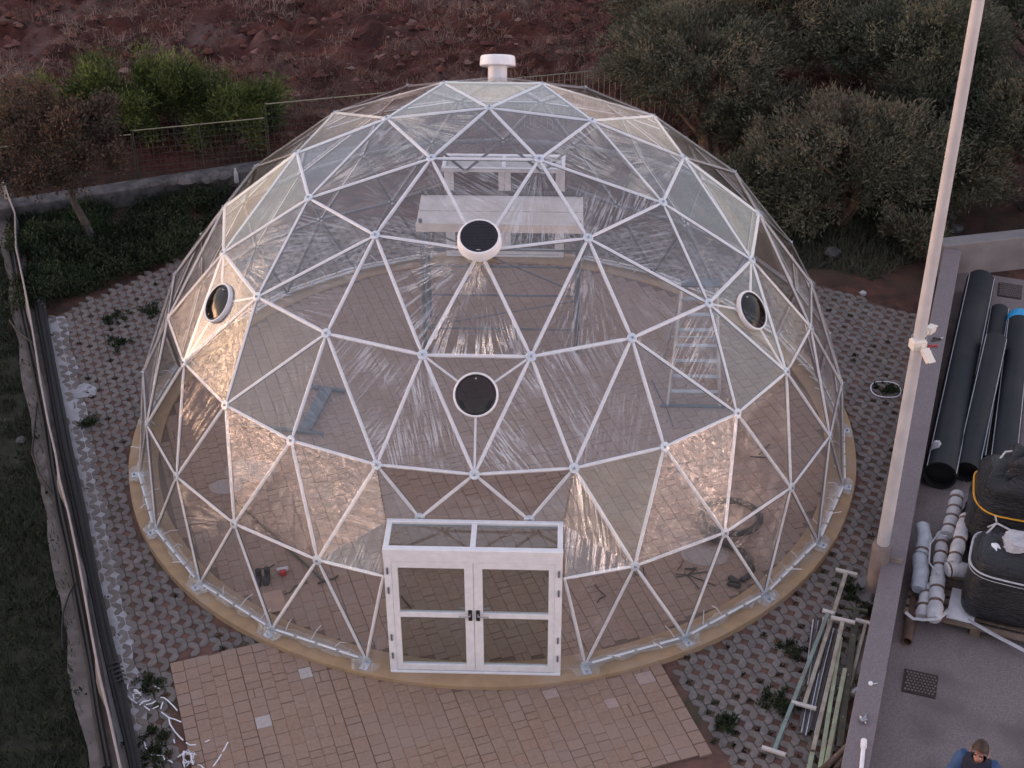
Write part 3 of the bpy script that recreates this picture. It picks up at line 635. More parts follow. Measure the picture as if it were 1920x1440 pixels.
for k in hubs:
    p = P[k]; nrm = Vector((p.x, p.y, p.z*1.0)).normalized()
    if k[0] == 6: continue
    h = MB().lathe([(0.0, -0.012), (0.062, -0.012), (0.07, 0.0), (0.062, 0.014), (0.0, 0.016)], 12, p+nrm*0.012, nrm, cap=False)
    ho = h.build('hub', M['hub'], dome, smooth=True)
    MB().lathe([(0.017, 0.0), (0.017, 0.018), (0.010, 0.024)], 6, p+nrm*0.024, nrm).build('bolt', M['bolt'], ho)
# film panels: creased triangles lying just outside the struts
NS = 9
def film_panel(a, b, c, mi, seed, out=0.034, amp=0.012, name='film_panel'):
    r = np.random.default_rng(seed); n = (b-a).cross(c-a).normalized(); cen = (a+b+c)/3
    if n.dot(Vector((cen.x, cen.y, max(cen.z, 0.4)))) < 0: b, c = c, b; n = -n
    e1 = (b-a).normalized(); e2 = n.cross(e1); V = []; UV = []; ids = {}
    ph = r.random()*2*PI; ox, oy = r.random(2)*50; cp, sp = math.cos(ph), math.sin(ph); kk = r.random(3)*6; apex = (a, b, c)[int(r.integers(3))]; polar = mi == 0 or (mi == 1 and r.random() < 0.5); cen_d = cen-apex; ca0 = math.atan2(cen_d.dot(e2), cen_d.dot(e1)); f1, f2 = 4+r.random()*6, 3+r.random()*3
    for i in range(NS+1):
        for j in range(NS+1-i):
            w = 1-(i+j)/NS; bu, bv = i/NS, j/NS; q = a*w+b*bu+c*bv; ed = min(w, bu, bv)*3; x, y = (q-a).dot(e1), (q-a).dot(e2)
            o_ = out - 0.006*ed*ed + amp*min(1, ed*2)*(math.sin(f1*(x*cp+y*sp)*2+kk[0]+1.5*math.sin(f2*(y*cp-x*sp)+kk[1]))*0.6+math.sin(9*(x*sp+y*cp)+kk[2])*0.4)
            q2 = q+n*o_; ids[(i, j)] = len(V); V.append(q2)
            if polar:
                ux_, uy_ = (q-apex).dot(e1), (q-apex).dot(e2); rad_q = math.hypot(ux_, uy_); th_q = math.atan2(ux_*-math.sin(ca0)+uy_*math.cos(ca0), ux_*math.cos(ca0)+uy_*math.sin(ca0)) if rad_q > 1e-6 else 0.0
                UV.append((th_q*0.75+ox, rad_q+oy))
            else: UV.append((x*cp-y*sp+ox, x*sp+y*cp+oy))
    Fc = []
    for i in range(NS):
        for j in range(NS-i):
            Fc.append((ids[(i, j)], ids[(i+1, j)], ids[(i, j+1)]))
            if i+j < NS-1: Fc.append((ids[(i+1, j)], ids[(i+1, j+1)], ids[(i, j+1)]))
    me = npmesh(name, [tuple(v) for v in V], Fc, FILM[mi], smooth=True)
    uvl = me.uv_layers.new(name='UVMap'); li = np.array(Fc).ravel(); uvl.data.foreach_set('uv', np.array(UV, np.float32)[li].ravel())
    return link(name, me, dome)
crumpled = {((3, 17), (4, 23), (4, 22)), ((4, 0), (4, 1), (5, 0)), ((4, 4), (4, 5), (5, 4)), ((4, 4), (5, 3), (5, 4))}
crumpled |= {((4, 0), (4, 23), (5, 23))}
crumpled = {tuple(sorted(t)) for t in crumpled}
for i, t in enumerate(tris):
    a, b, c = (P[k] for k in t); small = (b-a).cross(c-a).length < 0.6
    try: tk = tuple(sorted(t))
    except TypeError: tk = None
    cx_ = (a+b+c)/3; odd = (i*5+i//7) % 7
    mi = 1 if tk in crumpled else (0 if odd != 3 else 2) if (cx_.z > 3.9 or abs(cx_.x) > 3.0) else (0 if odd in (1, 4) else 2)
    film_panel(a, b, c, mi, 100+i, amp=0.0045 if mi == 1 else 0.0035, out=0.034 if not small else 0.03)
# base rail, hem of bunched film, foot plates, cable ties
for a, b in rail_edges:
    pa, pb = P[a].copy(), P[b].copy()
    MB().tube([pa, pb], 0.026, n=8).build('base_rail', M['galv'], dome, smooth=True)
    nseg = 14; s = MB(); rr_ = random.Random(str(a)); d = (pb-pa); out = Vector((pa.x+pb.x, pa.y+pb.y, 0)).normalized(); vs = []; fs = []
    for i in range(nseg+1):
        q = pa+d*(i/nseg); w1 = 0.030+rr_.uniform(-.012, .02); w2 = 0.062+rr_.uniform(-.03, .025)
        for (o_, z_) in ((-0.07+rr_.uniform(-.02, .02), 0.085+rr_.uniform(-.03, .03)), (-0.01, 0.075+rr_.uniform(-.015, .03)), (w1, 0.06+rr_.uniform(-.02, .02)), (w2, 0.012)):
            vs.append((q.x+out.x*o_, q.y+out.y*o_, max(0.006, z_)))
    for i in range(nseg):
        for k in range(3): fs.append((4*i+k, 4*i+k+1, 4*i+5+k, 4*i+4+k))
    me = npmesh('film_hem', vs, fs, M['hem'], smooth=True); uvl = me.uv_layers.new(name='UVMap'); li = np.array(fs).ravel(); vv = np.array(vs); uvl.data.foreach_set('uv', vv[li][:, :2].astype(np.float32).ravel())
    link('film_hem', me, dome)
    # lock profile: pale channel on top of the rail, broken by dark clips
    s = MB(); out3 = out*0.035
    for i in range(4):
        qa = pa+d*(0.06+i*0.225); qb = pa+d*(0.06+i*0.225+0.19); s.tube([qa+out3+Vector((0, 0, .04)), qb+out3+Vector((0, 0, .04))], 0.014, n=5)
    s.build('lock_profile', M['white'], dome)
    if seen(pa, 100):
        for t_ in (0.18, 0.42, 0.66, 0.88):
            if rr_.random() < 0.72:
                q = pa+d*(t_+rr_.uniform(-.05, .05)); L = rr_.uniform(0.12, 0.24); dirv = (-out*(1 if rr_.random() < 0.8 else -1)+d.normalized()*rr_.uniform(-.3, 1.0)).normalized()
                MB().tube([q+Vector((0, 0, .05)), q+dirv*L*0.5+Vector((0, 0, 0.10)), q+dirv*L+Vector((0, 0, 0.07+rr_.uniform(-.03, .06)))], 0.006, n=5).build('cable_tie', M['strip'], dome)
for j in range(24):
    if (6, j) not in P: continue
    p = P[(6, j)]; o = Vector((p.x, p.y, 0)).normalized(); ang = math.atan2(o.y, o.x)
    s = MB(); s.box(p+o*0.05+Vector((0, 0, -0.04)), (0.17, 0.11, 0.010), ang); s.box(p+o*0.0+Vector((0, 0, 0.0)), (0.016, 0.10, 0.09), ang)
    fp = s.build('foot_plate', M['hub'], dome)
    MB().lathe([(0.018, 0), (0.018, 0.02), (0.011, 0.027)], 6, p+o*0.10+Vector((0, 0, -0.034)), (0, 0, 1)).build('bolt', M['bolt'], fp)
    # crumpled film skirt over the foot
    vs = []; fs = []; rr_ = random.Random(j); tdir = Vector((-o.y, o.x, 0))
    for iy_ in range(5):
        for ix_ in range(7):
            q = p+o*(0.03+iy_*0.034)+tdir*((ix_-3)*0.07*(1-iy_*0.08)); vs.append((q.x, q.y, max(0.008, 0.05-iy_*0.01+rr_.uniform(-.022, .022))))
    for iy_ in range(4):
        for ix_ in range(6): k = iy_*7+ix_; fs.append((k, k+1, k+8, k+7))
    me = npmesh('film_skirt', vs, fs, M['hem'], smooth=True); uvl = me.uv_layers.new(name='UVMap'); li = np.array(fs).ravel(); uvl.data.foreach_set('uv', np.array(vs)[li][:, :2].astype(np.float32).ravel())
    link('film_skirt', me, dome)
# round vents in the middle of three sectors
def round_vent(keys):
    a, b, c = (P[k] for k in keys); n = (b-a).cross(c-a).normalized(); cen = (a+b+c)/3
    if n.dot(cen) < 0: n = -n
    q = cen+n*0.05
    v = MB().lathe([(0.25, -0.03), (0.278, -0.03), (0.284, 0.0), (0.278, 0.03), (0.268, 0.036), (0.256, 0.03), (0.25, 0.0)], 40, q, n, cap=False).build('round_vent', M['white'], dome, smooth=True)
    MB().lathe([(0.255, 0.026), (0.238, 0.034), (0.238, 0.026)], 40, q, n, cap=False).build('seal', M['black'], v, smooth=True)
    MB().lathe([(0.252, 0.018), (0.18, 0.04), (0.10, 0.06), (0.0, 0.066)], 32, q, n, cap=False).build('vent_cover', M['darkglass'], v, smooth=True)
    up = (Vector((0, 0, 1))-n*n.z).normalized(); side = up.cross(n)
    for s_, w in ((-1, 0.78), (1, 0.78)):
        g = MB(); c0 = q+n*0.01+side*s_*0.165-up*0.12; g.box(c0, (0.05, 0.11, 0.03), Matrix((side, (up+side*s_*0.5).normalized(), n)).transposed().to_3x3()); g.build('latch', M['black'], v)
    MB().lathe([(0.016, 0), (0.016, 0.02)], 8, q+n*0.02-up*0.2, n).build('latch', M['black'], v)
    MB().lathe([(0.010, 0), (0.010, 0.04)], 8, q+n*0.02+up*0.2, n).build('screw', M['tcap'], v)
    for k in (a, b, c):
        d = (k-cen).normalized(); s = MB(); s.tube([cen+d*0.27+n*0.01, k-d*0.05], 0.015, n=8); s.build('vent_strut', M['white'], dome, smooth=True)
round_vent([(3, 1), (3, 2), (4, 2)]); round_vent([(3, 16), (3, 17), (4, 22)]); round_vent([(3, 4), (3, 5), (4, 6)])
# solar fans on the upper nodes, front and back
def solar_fan(k, tilt, label):
    p = P[k]; h = Vector((p.x, p.y, 0)).normalized(); ax = (h*math.sin(tilt)+Vector((0, 0, math.cos(tilt)))).normalized(); q = p-ax*0.02
    f = MB().lathe([(0.15, 0.0), (0.15, 0.20), (0.27, 0.20), (0.282, 0.215), (0.272, 0.34), (0.258, 0.362), (0.242, 0.366), (0.238, 0.358)], 48, q, ax, cap=False).build('solar_fan', M['white'], dome, smooth=True)
    f['label'] = label
    MB().lathe([(0.0, 0.30), (0.1, 0.30), (0.145, 0.30)], 24, q, ax, cap=False).build('fan_base', M['black'], f)
    MB().lathe([(0.24, 0.352), (0.23, 0.360), (0.0, 0.361)], 48, q, ax, cap=False).build('solar_panel', M['solar'], f)
    side = ax.cross(Vector((0, 0, 1))).normalized(); upv = side.cross(ax)
    g = MB()
    for i in range(-4, 5):
        w = math.sqrt(max(0, 0.205**2-(i*0.045)**2)); c0 = q+ax*0.3625+upv*(i*0.045); g.box(c0, (w*2, 0.004, 0.002), Matrix((side, upv, ax)).transposed().to_3x3())
    g.build('cell_line', M['rubber'], f)
    MB().box(q+ax*0.364-upv*0.205, (0.05, 0.008, 0.003), Matrix((side, upv, ax)).transposed().to_3x3()).build('maker_mark', M['tcap'], f)
solar_fan((2, 1), rad(27), 'white round solar fan facing the camera'); solar_fan((2, 7), rad(28), 'white round fan cap at the back of the crown')
# double doors with a porch frame
def doors(off, label):
    sg = 1 if off == 0 else -1
    def B(mb, x0, x1, y0, y1, z0, z1, bev=0.0):
        c = ((x0+x1)/2*sg, (y0+y1)/2*sg, (z0+z1)/2); mb.box(c, (abs(x1-x0), abs(y1-y0), abs(z1-z0)), bev=bev)
    f = MB(); X0, X1, YF, YB, ZT = -1.095, 1.105, -5.47, -4.88, 2.09
    B(f, X0, X0+0.09, YF, YF+0.075, 0.005, ZT-0.08, .006); B(f, X1-0.09, X1, YF, YF+0.075, 0.005, ZT-0.08, .006)
    B(f, X0, X1, YF-0.002, YF+0.075, ZT-0.20, ZT-0.079, .006); B(f, X0+.002, X1-.002, YF-0.012, YF+0.085, 0.0, 0.035, .006)
    fr = f.build('door_frame', M['white'], dome); fr['label'] = label
    t = MB(); B(t, X0-0.004, X1+0.004, YF-0.006, YF+0.075, ZT-0.078, ZT, .006); B(t, X0-0.004, X1+0.004, YB-0.06, YB, ZT-0.078, ZT, .006)
    for xa, xb in ((X0, X0+0.065), (-0.03, 0.035), (X1-0.065, X1)): B(t, xa, xb, YF+0.077, YB-0.062, ZT-0.076, ZT-0.004, .006)
    # back posts of the porch down to the dome skin
    tr = t.build('porch_roof', M['white'], dome)
    for xa, xb in ((X0+0.067, -0.032), (0.037, X1-0.067)):
        g = MB(); B(g, xa, xb, YF+0.078, YB-0.063, ZT-0.046, ZT-0.038); gm = g.build('roof_pane', M['glass'], tr); setuv(gm)
    for s_, xa, xb in ((-1, X0+0.092, 0.003), (1, 0.009, X1-0.092)):
        d = MB(); st, sto = 0.108, 0.075; y0, y1 = YF+0.006, YF+0.06; zt, zb = ZT-0.205, 0.045
        xo0, xo1 = (xa, xa+sto) if s_ < 0 else (xb-sto, xb); xi0, xi1 = (xb-st, xb) if s_ < 0 else (xa, xa+st)
        B(d, xo0, xo1, y0, y1, zb, zt, .005); B(d, xi0, xi1, y0, y1, zb, zt, .005)
        gx0, gx1 = (xo1, xi0) if s_ < 0 else (xi1, xo0)
        B(d, gx0, gx1, y0+.001, y1-.001, zt-0.10, zt-.001, .004); B(d, gx0, gx1, y0+.001, y1-.001, zb+.001, zb+0.10, .004); B(d, gx0, gx1, y0+.001, y1-.001, 0.965, 1.045, .004)
        do = d.build('door', M['white'], dome)
        for z0, z1 in ((zb+0.1, 0.965), (1.045, zt-0.1)):
            g = MB(); B(g, gx0+.002, gx1-.002, (y0+y1)/2-0.004, (y0+y1)/2+0.004, z0+.002, z1-.002); gm = g.build('door_pane', M['glass'], do); setuv(gm)
        xh = (xi0+xi1)/2 + (0.008 if s_ < 0 else -0.008)
        h = MB(); B(h, xh-0.024, xh+0.024, y0-0.016, y0-.001, 0.93, 1.11, .01); h.build('handle_plate', M['rubber'], do)
        h = MB(); h.tube([(xh*sg, (y0-0.01)*sg, 1.045), (xh*sg, (y0-0.055)*sg, 1.045), ((xh+s_*0.03)*sg, (y0-0.06)*sg, 1.045), ((xh+s_*0.14)*sg, (y0-0.055)*sg, 1.04)], 0.010, n=8); h.build('handle', M['alu'], do, smooth=True)
        h = MB(); h.tube([(xh*sg, (y1+0.01)*sg, 1.045), ((xh+s_*0.14)*sg, (y1+0.055)*sg, 1.04)], 0.010, n=8); h.build('handle', M['alu'], do, smooth=True)
        xg = xo0-0.05 if s_ < 0 else xo1+0.05
        for z in (0.30, 0.62, 1.42, 1.74):
            h = MB(); B(h, xg-0.011, xg+0.011, YF-0.014, YF-.001, z-0.055, z+0.055, .004); h.build('hinge', M['bolt'], do)
def setuv(o):
    me = o.data; uvl = me.uv_layers.new(name='UVMap'); co = np.array([tuple(v.co) for v in me.vertices]); li = np.array([l.vertex_index for l in me.loops]); uvl.data.foreach_set('uv', co[li][:, [0, 2]].astype(np.float32).ravel())
doors(0, 'front white door frame'); doors(12, 'back white door frame')

# ------------------------------------------------------------------ walls, ledge, fences
w = MB(); zb = -0.4
def wallbox(mb, t0, t1, z0, z1, o0, o1):
    a, b = wl(t0), wl(t1); q = [a+WN*o0, a+WN*o1, b+WN*o1, b+WN*o0]
    mb.prism([(p.x, p.y) for p in q], z0, z1, 0.012)
wallbox(w, -9, 13.05, zb, WH, -WT/2, WT/2)
tag(w.build('boundary_wall', M['wallcap'], loc=(WA.x, WA.y, 0)), 'long low grey rendered wall with a flat top beside the lamp post', 'wall')
w = MB(); a = wl(13.06, -WT/2); b = a+Vector((math.cos(rad(13.5)), math.sin(rad(13.5)), 0))*12; nb = Vector((-math.sin(rad(13.5)), math.cos(rad(13.5)), 0))
q = [a, b, b+nb*0.30, a+nb*0.30]; w.prism([(p.x, p.y) for p in q], -0.4, WH+0.04, 0.012)
tag(w.build('back_wall', M['concrete'], loc=(a.x, a.y, 0)), 'plain concrete wall closing the back of the yard behind the black pipes', 'wall')
# left concrete ledge with a wavy sheet fence standing on it
LD = (G(215, 1440, 0.05)-G(60, 560, 0.05)).normalized(); LN = Vector((-LD.y, LD.x, 0))
l0 = G(0, 320, -0.02); lp = [G(30, 480, -.02), G(85, 700, -.02), G(130, 1000, -.02), G(175, 1440, -.02)]
lb = MB(); A_, B_ = kA+LD*-6.0, kB+LD*4.0
pts_l = []; ns = 60; vs = []; fs = []
for i in range(ns+1):
    c = A_.lerp(B_, i/ns); wv = 0.03*math.sin(i*0.9)+random.uniform(-.025, .025); L_ = c-kN*(0.56+wv); Rr = c-kN*0.15
    vs += [(L_.x, L_.y, -0.3), (L_.x+.01, L_.y, -0.03+random.uniform(-.01, .01)), (Rr.x, Rr.y, -0.02), (Rr.x, Rr.y, -0.3)]
for i in range(ns):
    for k in range(3): fs.append((4*i+k, 4*i+k+1, 4*i+5+k, 4*i+4+k))
lb.add(vs, [tuple(reversed(f)) for f in fs]); tag(lb.build('ledge', M['ledge'], loc=(0, 0, 0)), 'weathered concrete ledge under the sheet fence on the left', kind='structure')
# sheet fence: thin leaning sheet, several bends; top edge traced
top_px = [(0, 322), (14, 362), (28, 400), (30, 465), (42, 520), (56, 590), (66, 650), (76, 715), (90, 790), (104, 850), (112, 900), (128, 960), (145, 1040), (158, 1110), (172, 1190), (186, 1265), (204, 1340), (226, 1440)]
SZ = 0.32
tops = [G(u, v, SZ) for u, v in top_px]; tops = [tops[0]+(tops[0]-tops[1])*3] + tops; tops.append(tops[-1]+(tops[-1]-tops[-2])*6)
fine = []
for i in range(len(tops)-1):
    for k in range(4): fine.append(tops[i].lerp(tops[i+1], k/4))
fine.append(tops[-1])
fen = thing('sheet_fence', (fine[0].x, fine[0].y, 0), 'thin pale metal sheet edging that bends along the concrete ledge', 'fence')
# panels butt end to end
step = 8
for s0 in range(0, len(fine)-1, step):
    seg_ = fine[s0:s0+step+1]; m1 = MB(); vs = []; fs = []
    for i, p in enumerate(seg_):
        k = s0+i; lean = 0.045*math.sin(k*0.33)+0.03*math.sin(k*0.9+1); d = kN*0.006; bt = p-kN*lean; bt = Vector((bt.x, bt.y, -0.05))
        vs += [bt-d, p-d, p+d, bt+d]
    for i in range(len(seg_)-1):
        for k in range(4): k2 = (k+1) % 4; fs.append((4*i+k, 4*i+k2, 4*i+4+k2, 4*i+4+k))
    fs += [(3, 2, 1, 0), tuple(4*(len(seg_)-1)+k for k in range(4))]
    m1.add(vs, fs); m1.build('sheet_panel', M['sheet'], fen)
    MB().tube([p+Vector((0, 0, 0.004)) for p in seg_], 0.016, n=6).build('top_edge', M['sheet_edge'], fen, smooth=True)
# black irrigation hoses both sides of the sheet
def hose(pts, r, label, group='black hoses beside the sheet fence', nn=7):
    mb = MB(); o = pts[0]; mb.tube(pts, r, n=nn); return tag(mb.build('hose', M['rubber'], smooth=True, loc=(o.x, o.y, 0)), label, 'hose', group)
side_pts = lambda u0: [G(62+u0, 560, .03), G(86+u0, 690, .03), G(112+u0, 830, .03), G(140+u0, 960, .03), G(164+u0, 1080, .03), G(190+u0, 1200, .03), G(214+u0, 1300, .03), G(236+u0, 1400, .03), G(262+u0, 1520, .03)]
for i, du in enumerate((2, 8, 13, 18)):
    pp = [p+kN*(0.01*math.sin(j*1.9+i)) + Vector((0, 0, 0.012*(i % 2))) for j, p in enumerate(side_pts(du))]
    hose(pp, 0.033, ['black hose lying tight against the right face of the sheet edging', 'second black hose out from the right face of the sheet edging', 'third black hose out from the right face of the sheet edging', 'outermost black hose, beside the pale mortar kerb'][i])
left_px = [(20, 470), (44, 600), (66, 690), (84, 790), (98, 880), (112, 960), (128, 1040), (140, 1090), (152, 1160), (168, 1250), (184, 1340), (200, 1440)]
for i, du in enumerate((0, 8)):
    hose([G(u+du-4, v, .02)+kN*(0.012*math.sin(j*2.3+i)) for j, (u, v) in enumerate(left_px)], 0.032, ['thick black hose on the concrete ledge left of the sheet edging', 'thick black hose in the gap at the left foot of the sheet edging'][i])
hose([G(u, v, z) for u, v, z in ((18, 600, .0), (30, 618, .04), (48, 632, .05), (66, 648, .03))], 0.02, 'short black hose crossing the ledge near the far end', nn=6)
hose([G(u, v, z) for u, v, z in ((72, 730, .02), (66, 790, .03), (60, 850, .03), (74, 890, .04), (92, 918, .05), (100, 930, .03))], 0.016, 'thin black hose looping out over the ledge in the middle', nn=6)
hose([G(u, v, z) for u, v, z in ((140, 1092, .05), (128, 1118, .04), (118, 1150, .02), (116, 1185, -.03), (118, 1220, -.06))], 0.013, 'thin black hose hanging from the ledge into the grass', nn=6)
cl = MB()
for k in range(5): p = G(212+k*3, 1246+k*8, .06); cl.tube([p-kN*0.07, p+kN*(0.05+0.02*(k % 2))+Vector((0, 0, .03)), p+kN*0.10], 0.013, n=6)
tag(cl.build('pipe_clamp', M['black'], loc=tuple(G(216, 1260, 0))), 'black pipe clamp with fittings on the hoses near the terrace corner', 'clamp')
fit = MB()
for k in range(4): p = G(63+k*6, 562+k*6, .04); fit.tube([p, p+Vector((.05, .02, .05))], 0.016, n=6)
tag(fit.build('hose_fitting', M['stone'], loc=tuple(G(72, 575, 0))), 'small grey hose fittings at the far end of the black hoses', 'fitting')
# back low wall with stones
wa, wb = G(150, 388, 0.0), G(470, 338, 0.0); dw = (wb-wa).normalized(); nwv = Vector((-dw.y, dw.x, 0))
wt0, wt1 = wa-dw*2.2, wa+dw*14
w = MB(); q = [wt0, wt1, wt1+nwv*0.40, wt0+nwv*0.40]; w.prism([(p.x, p.y) for p in q], -0.3, 0.22, 0.02)
stw = tag(w.build('garden_wall', M['stone'], loc=(wa.x, wa.y, 0)), 'low rough concrete wall in the shade under the mesh fence', 'wall')
rs = random.Random(3)
for i, (u, v, sz) in enumerate(((312, 343, .13), (330, 341, .17), (352, 342, .20), (372, 337, .16), (385, 340, .12), (402, 334, .18), (420, 333, .16), (270, 350, .12))):
    p = G(u, v, 0.24); s = MB(); prof = [(0.02, 0), (sz*0.8, 0.02), (sz, sz*0.35), (sz*0.75, sz*0.75), (0.03, sz*0.9)]
    s.lathe(prof, 8, (p.x, p.y, 0.215)); s.v = [Vector((x.x+rs.uniform(-.03, .03), x.y+rs.uniform(-.03, .03), max(0.215, x.z+rs.uniform(-.02, .02)))) for x in s.v]
    s.build('stone', M['stone'], stw)
# mesh fence on it, in stepped panels
fa = Vector((-12.2, 6.95, 0)); fdir = Vector((1, 0.262, 0)).normalized()
mf = thing('mesh_fence', (fa.x, fa.y, 0), 'tall welded wire mesh fence with stepped panels before the ploughed field', 'fence')
def fence_panel(x0, x1, zb_, zt_, m, gap, bold=False):
    pa_ = lambda x: fa+fdir*((x-fa.x)/fdir.x)
    a, b = pa_(x0), pa_(x1); n_ = int((b-a).length/gap)
    MB().tube([a+Vector((0, 0, zt_)), b+Vector((0, 0, zt_))], 0.011, n=6).build('rail', M['fence'], mf)
    for k in range(n_+1):
        p = a.lerp(b, k/n_); MB().tube([p+Vector((0, 0, zb_)), p+Vector((0, 0, zt_))], 0.0085 if bold else 0.004, n=4, cap=False).build('fence_bar', m, mf)
    for z in np.linspace(zb_+0.1, zt_-0.15, 3 if bold else 7):
        MB().tube([a+Vector((0, 0.01, z)), b+Vector((0, 0.01, z))], 0.004, n=4, cap=False).build('fence_wire', m, mf)
    for p in (a, b, a.lerp(b, 0.5)): MB().tube([p+Vector((0, 0, zb_-.2)), p+Vector((0, 0, zt_+.02))], 0.014, n=6).build('post', m, mf)
fence_panel(-12.2, -7.6, 0.15, 1.12, M['darkfence'], 0.11); fence_panel(-7.56, -5.02, 0.15, 1.2, M['darkfence'], 0.11)
fence_panel(-4.98, -2.3, 0.2, 1.5, M['darkfence'], 0.12); fence_panel(-2.26, 0.2, 0.2, 1.55, M['darkfence'], 0.12)
fence_panel(0.24, 2.75, 0.1, 1.55, M['fence'], 0.118, True); fence_panel(2.79, 5.6, 0.1, 1.6, M['fence'], 0.118, True)
# water bottle on the low wall
bp_ = G(444, 342, 0.22)
bo = thing('water_bottle', bp_, 'clear plastic water bottle standing on the low wall under the fence', 'bottle')
MB().lathe([(0.04, 0.0), (0.045, 0.01), (0.045, 0.19), (0.04, 0.22), (0.018, 0.27), (0.016, 0.29)], 14, bp_).build('body', M['bluecloth'], bo, smooth=True)
MB().lathe([(0.02, 0.29), (0.02, 0.315)], 10, bp_).build('cap', M['stripe'], bo)

# ------------------------------------------------------------------ trees and plants
def leaf_cloud(centers, rad_, n_per, lw, ll, seed, base_var, up=0.4, out_c=None):
    # leaf quads gathered in sprays round the given centres (numpy)
    r = np.random.default_rng(seed); C_ = np.asarray(centers); k = len(C_); n = k*n_per
    ci = np.repeat(np.arange(k), n_per); d = r.normal(size=(n, 3)); d /= np.linalg.norm(d, axis=1)[:, None]
    pos = C_[ci] + d*(rad_*r.random(n)**0.6)[:, None]
    ax = d*0.7 + np.array([0, 0, up]) + r.normal(size=(n, 3))*0.45
    if out_c is not None: o = C_[ci]-out_c; o /= (np.linalg.norm(o, axis=1)[:, None]+1e-6); ax += o*0.8
    ax /= np.linalg.norm(ax, axis=1)[:, None]; sd_ = np.cross(ax, r.normal(size=(n, 3))); sd_ /= (np.linalg.norm(sd_, axis=1)[:, None]+1e-6)
    L = ll*(0.6+0.8*r.random(n)); W_ = lw*(0.7+0.6*r.random(n)); b = pos-ax*(L/2)[:, None]; t = pos+ax*(L/2)[:, None]; m = pos
    V = np.stack([b, m+sd_*W_[:, None], t, m-sd_*W_[:, None]], 1).reshape(-1, 3); F = np.arange(n*4).reshape(-1, 4)
    var = np.clip(np.asarray(base_var)[ci]+r.normal(size=n)*0.13, 0, 1)
    return V, F, var
def crown_centers(c, rx, ry, rz, n, seed, hollow=0.55, lobes=9, zmin=0.1, ragged=0.0):
    # sprays sit on uneven lobes, with gaps between
    r = np.random.default_rng(seed); lob = r.normal(size=(lobes, 3)); lob /= np.linalg.norm(lob, axis=1)[:, None]; lob[:, 2] = np.abs(lob[:, 2])*0.9-0.15
    lc = lob*(0.58+ragged*(r.random((lobes, 1))-0.25)); lr = (0.36+0.22*r.random(lobes))*(1-0.6*ragged); out = []; var = []; lv = r.random(lobes)
    while len(out) < n:
        i = r.integers(lobes); d = r.normal(size=3); d /= np.linalg.norm(d); q = lc[i]+d*lr[i]*(hollow+(1-hollow)*r.random())
        if math.sin(q[0]*9+seed)*math.sin(q[1]*8+seed*2)*math.sin(q[2]*9) > 0.35: continue
        p = np.array(c)+q*np.array([rx, ry, rz])
        if p[2] < zmin: continue
        out.append(p); var.append(0.18+0.5*lv[i]+0.22*q[2]+r.normal()*0.12)  # cluster tone: random by lobe, rising towards the crown top
    return np.array(out), np.array(var)
def tree(name, label, cat, base, crown_c, r3, n_sprays, n_per, m, seed, leaf=(0.015, 0.10), spray=0.24, trunks=1, bark='bark', group=None, tr=0.14, lobes=10, var_off=0.0, zmin=0.1, hollow=0.55, ragged=0.12):
    rr_ = random.Random(seed); root = thing(name, base, label, cat, group); base = Vector(base); cc = Vector(crown_c)
    t = MB(); ends = []
    for k in range(trunks):
        b0 = base+Vector((rr_.uniform(-.15, .15), rr_.uniform(-.15, .15), -0.15))*(1 if trunks > 1 else 0.3)
        top = cc+Vector((rr_.uniform(-.2, .2)*r3[0], rr_.uniform(-.2, .2)*r3[1], -0.25*r3[2])); mid = b0.lerp(top, 0.5)+Vector((rr_.uniform(-.15, .15), rr_.uniform(-.15, .15), 0))
        t.tube([b0, b0.lerp(mid, .5)+Vector((rr_.uniform(-.05, .05), 0, 0)), mid, top], [tr*1.3, tr, tr*0.8, tr*0.45], n=8); ends.append((mid, top))
    t.build('trunk', M[bark], root, smooth=True)
    cen, var = crown_centers(crown_c, *r3, n_sprays, seed, lobes=lobes, zmin=zmin, hollow=hollow, ragged=ragged)
    lm = MB()
    for k in range(16):
        mid, top = ends[k % len(ends)]; tgt = Vector(cen[rr_.randrange(len(cen))]); s0 = mid.lerp(top, rr_.random())
        lm.tube([s0, s0.lerp(tgt, .5)+Vector((rr_.uniform(-.1, .1), rr_.uniform(-.1, .1), .08)), tgt], [tr*0.35, tr*0.22, tr*0.06], n=5)
    lm.build('limb', M[bark], root, smooth=True)
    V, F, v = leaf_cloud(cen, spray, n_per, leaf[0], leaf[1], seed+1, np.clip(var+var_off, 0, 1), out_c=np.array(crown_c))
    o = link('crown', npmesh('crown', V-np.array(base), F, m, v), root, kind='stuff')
    return root
OG = 'grey-green olive trees behind the dome'
def olive(label, x, y, z, r3, n_, seed, vo, tk=1, bark='bark', bx=None, tr=0.14):
    tree('olive_tree', label, 'tree', (bx[0] if bx else x, bx[1] if bx else y, -0.1), (x, y, z), r3, n_, 46, M['leaf_olive'], seed, trunks=tk, bark=bark, group=OG, lobes=15, var_off=vo, tr=tr)
olive('big bushy olive tree right behind the dome, nearest to the lamp post', 6.45, 7.1, 1.05, (2.2, 1.9, 1.9), 1000, 11, 0.05, 3, 'oldbark')
olive('olive tree with bare ochre trunks beside the end of the mesh fence', 3.7, 9.6, 2.2, (1.9, 1.7, 1.35), 620, 12, 0.02, 2, 'oldbark', (4.3, 7.6), 0.17)
olive('olive tree with yellowish tips at the upper edge, left of the lamp post', 5.4, 11.2, 2.6, (2.2, 2.0, 1.7), 760, 13, 0.12)
olive('dark olive tree in the middle of the grove behind the lamp post', 8.2, 10.0, 2.2, (2.3, 1.9, 1.8), 760, 14, -0.12)
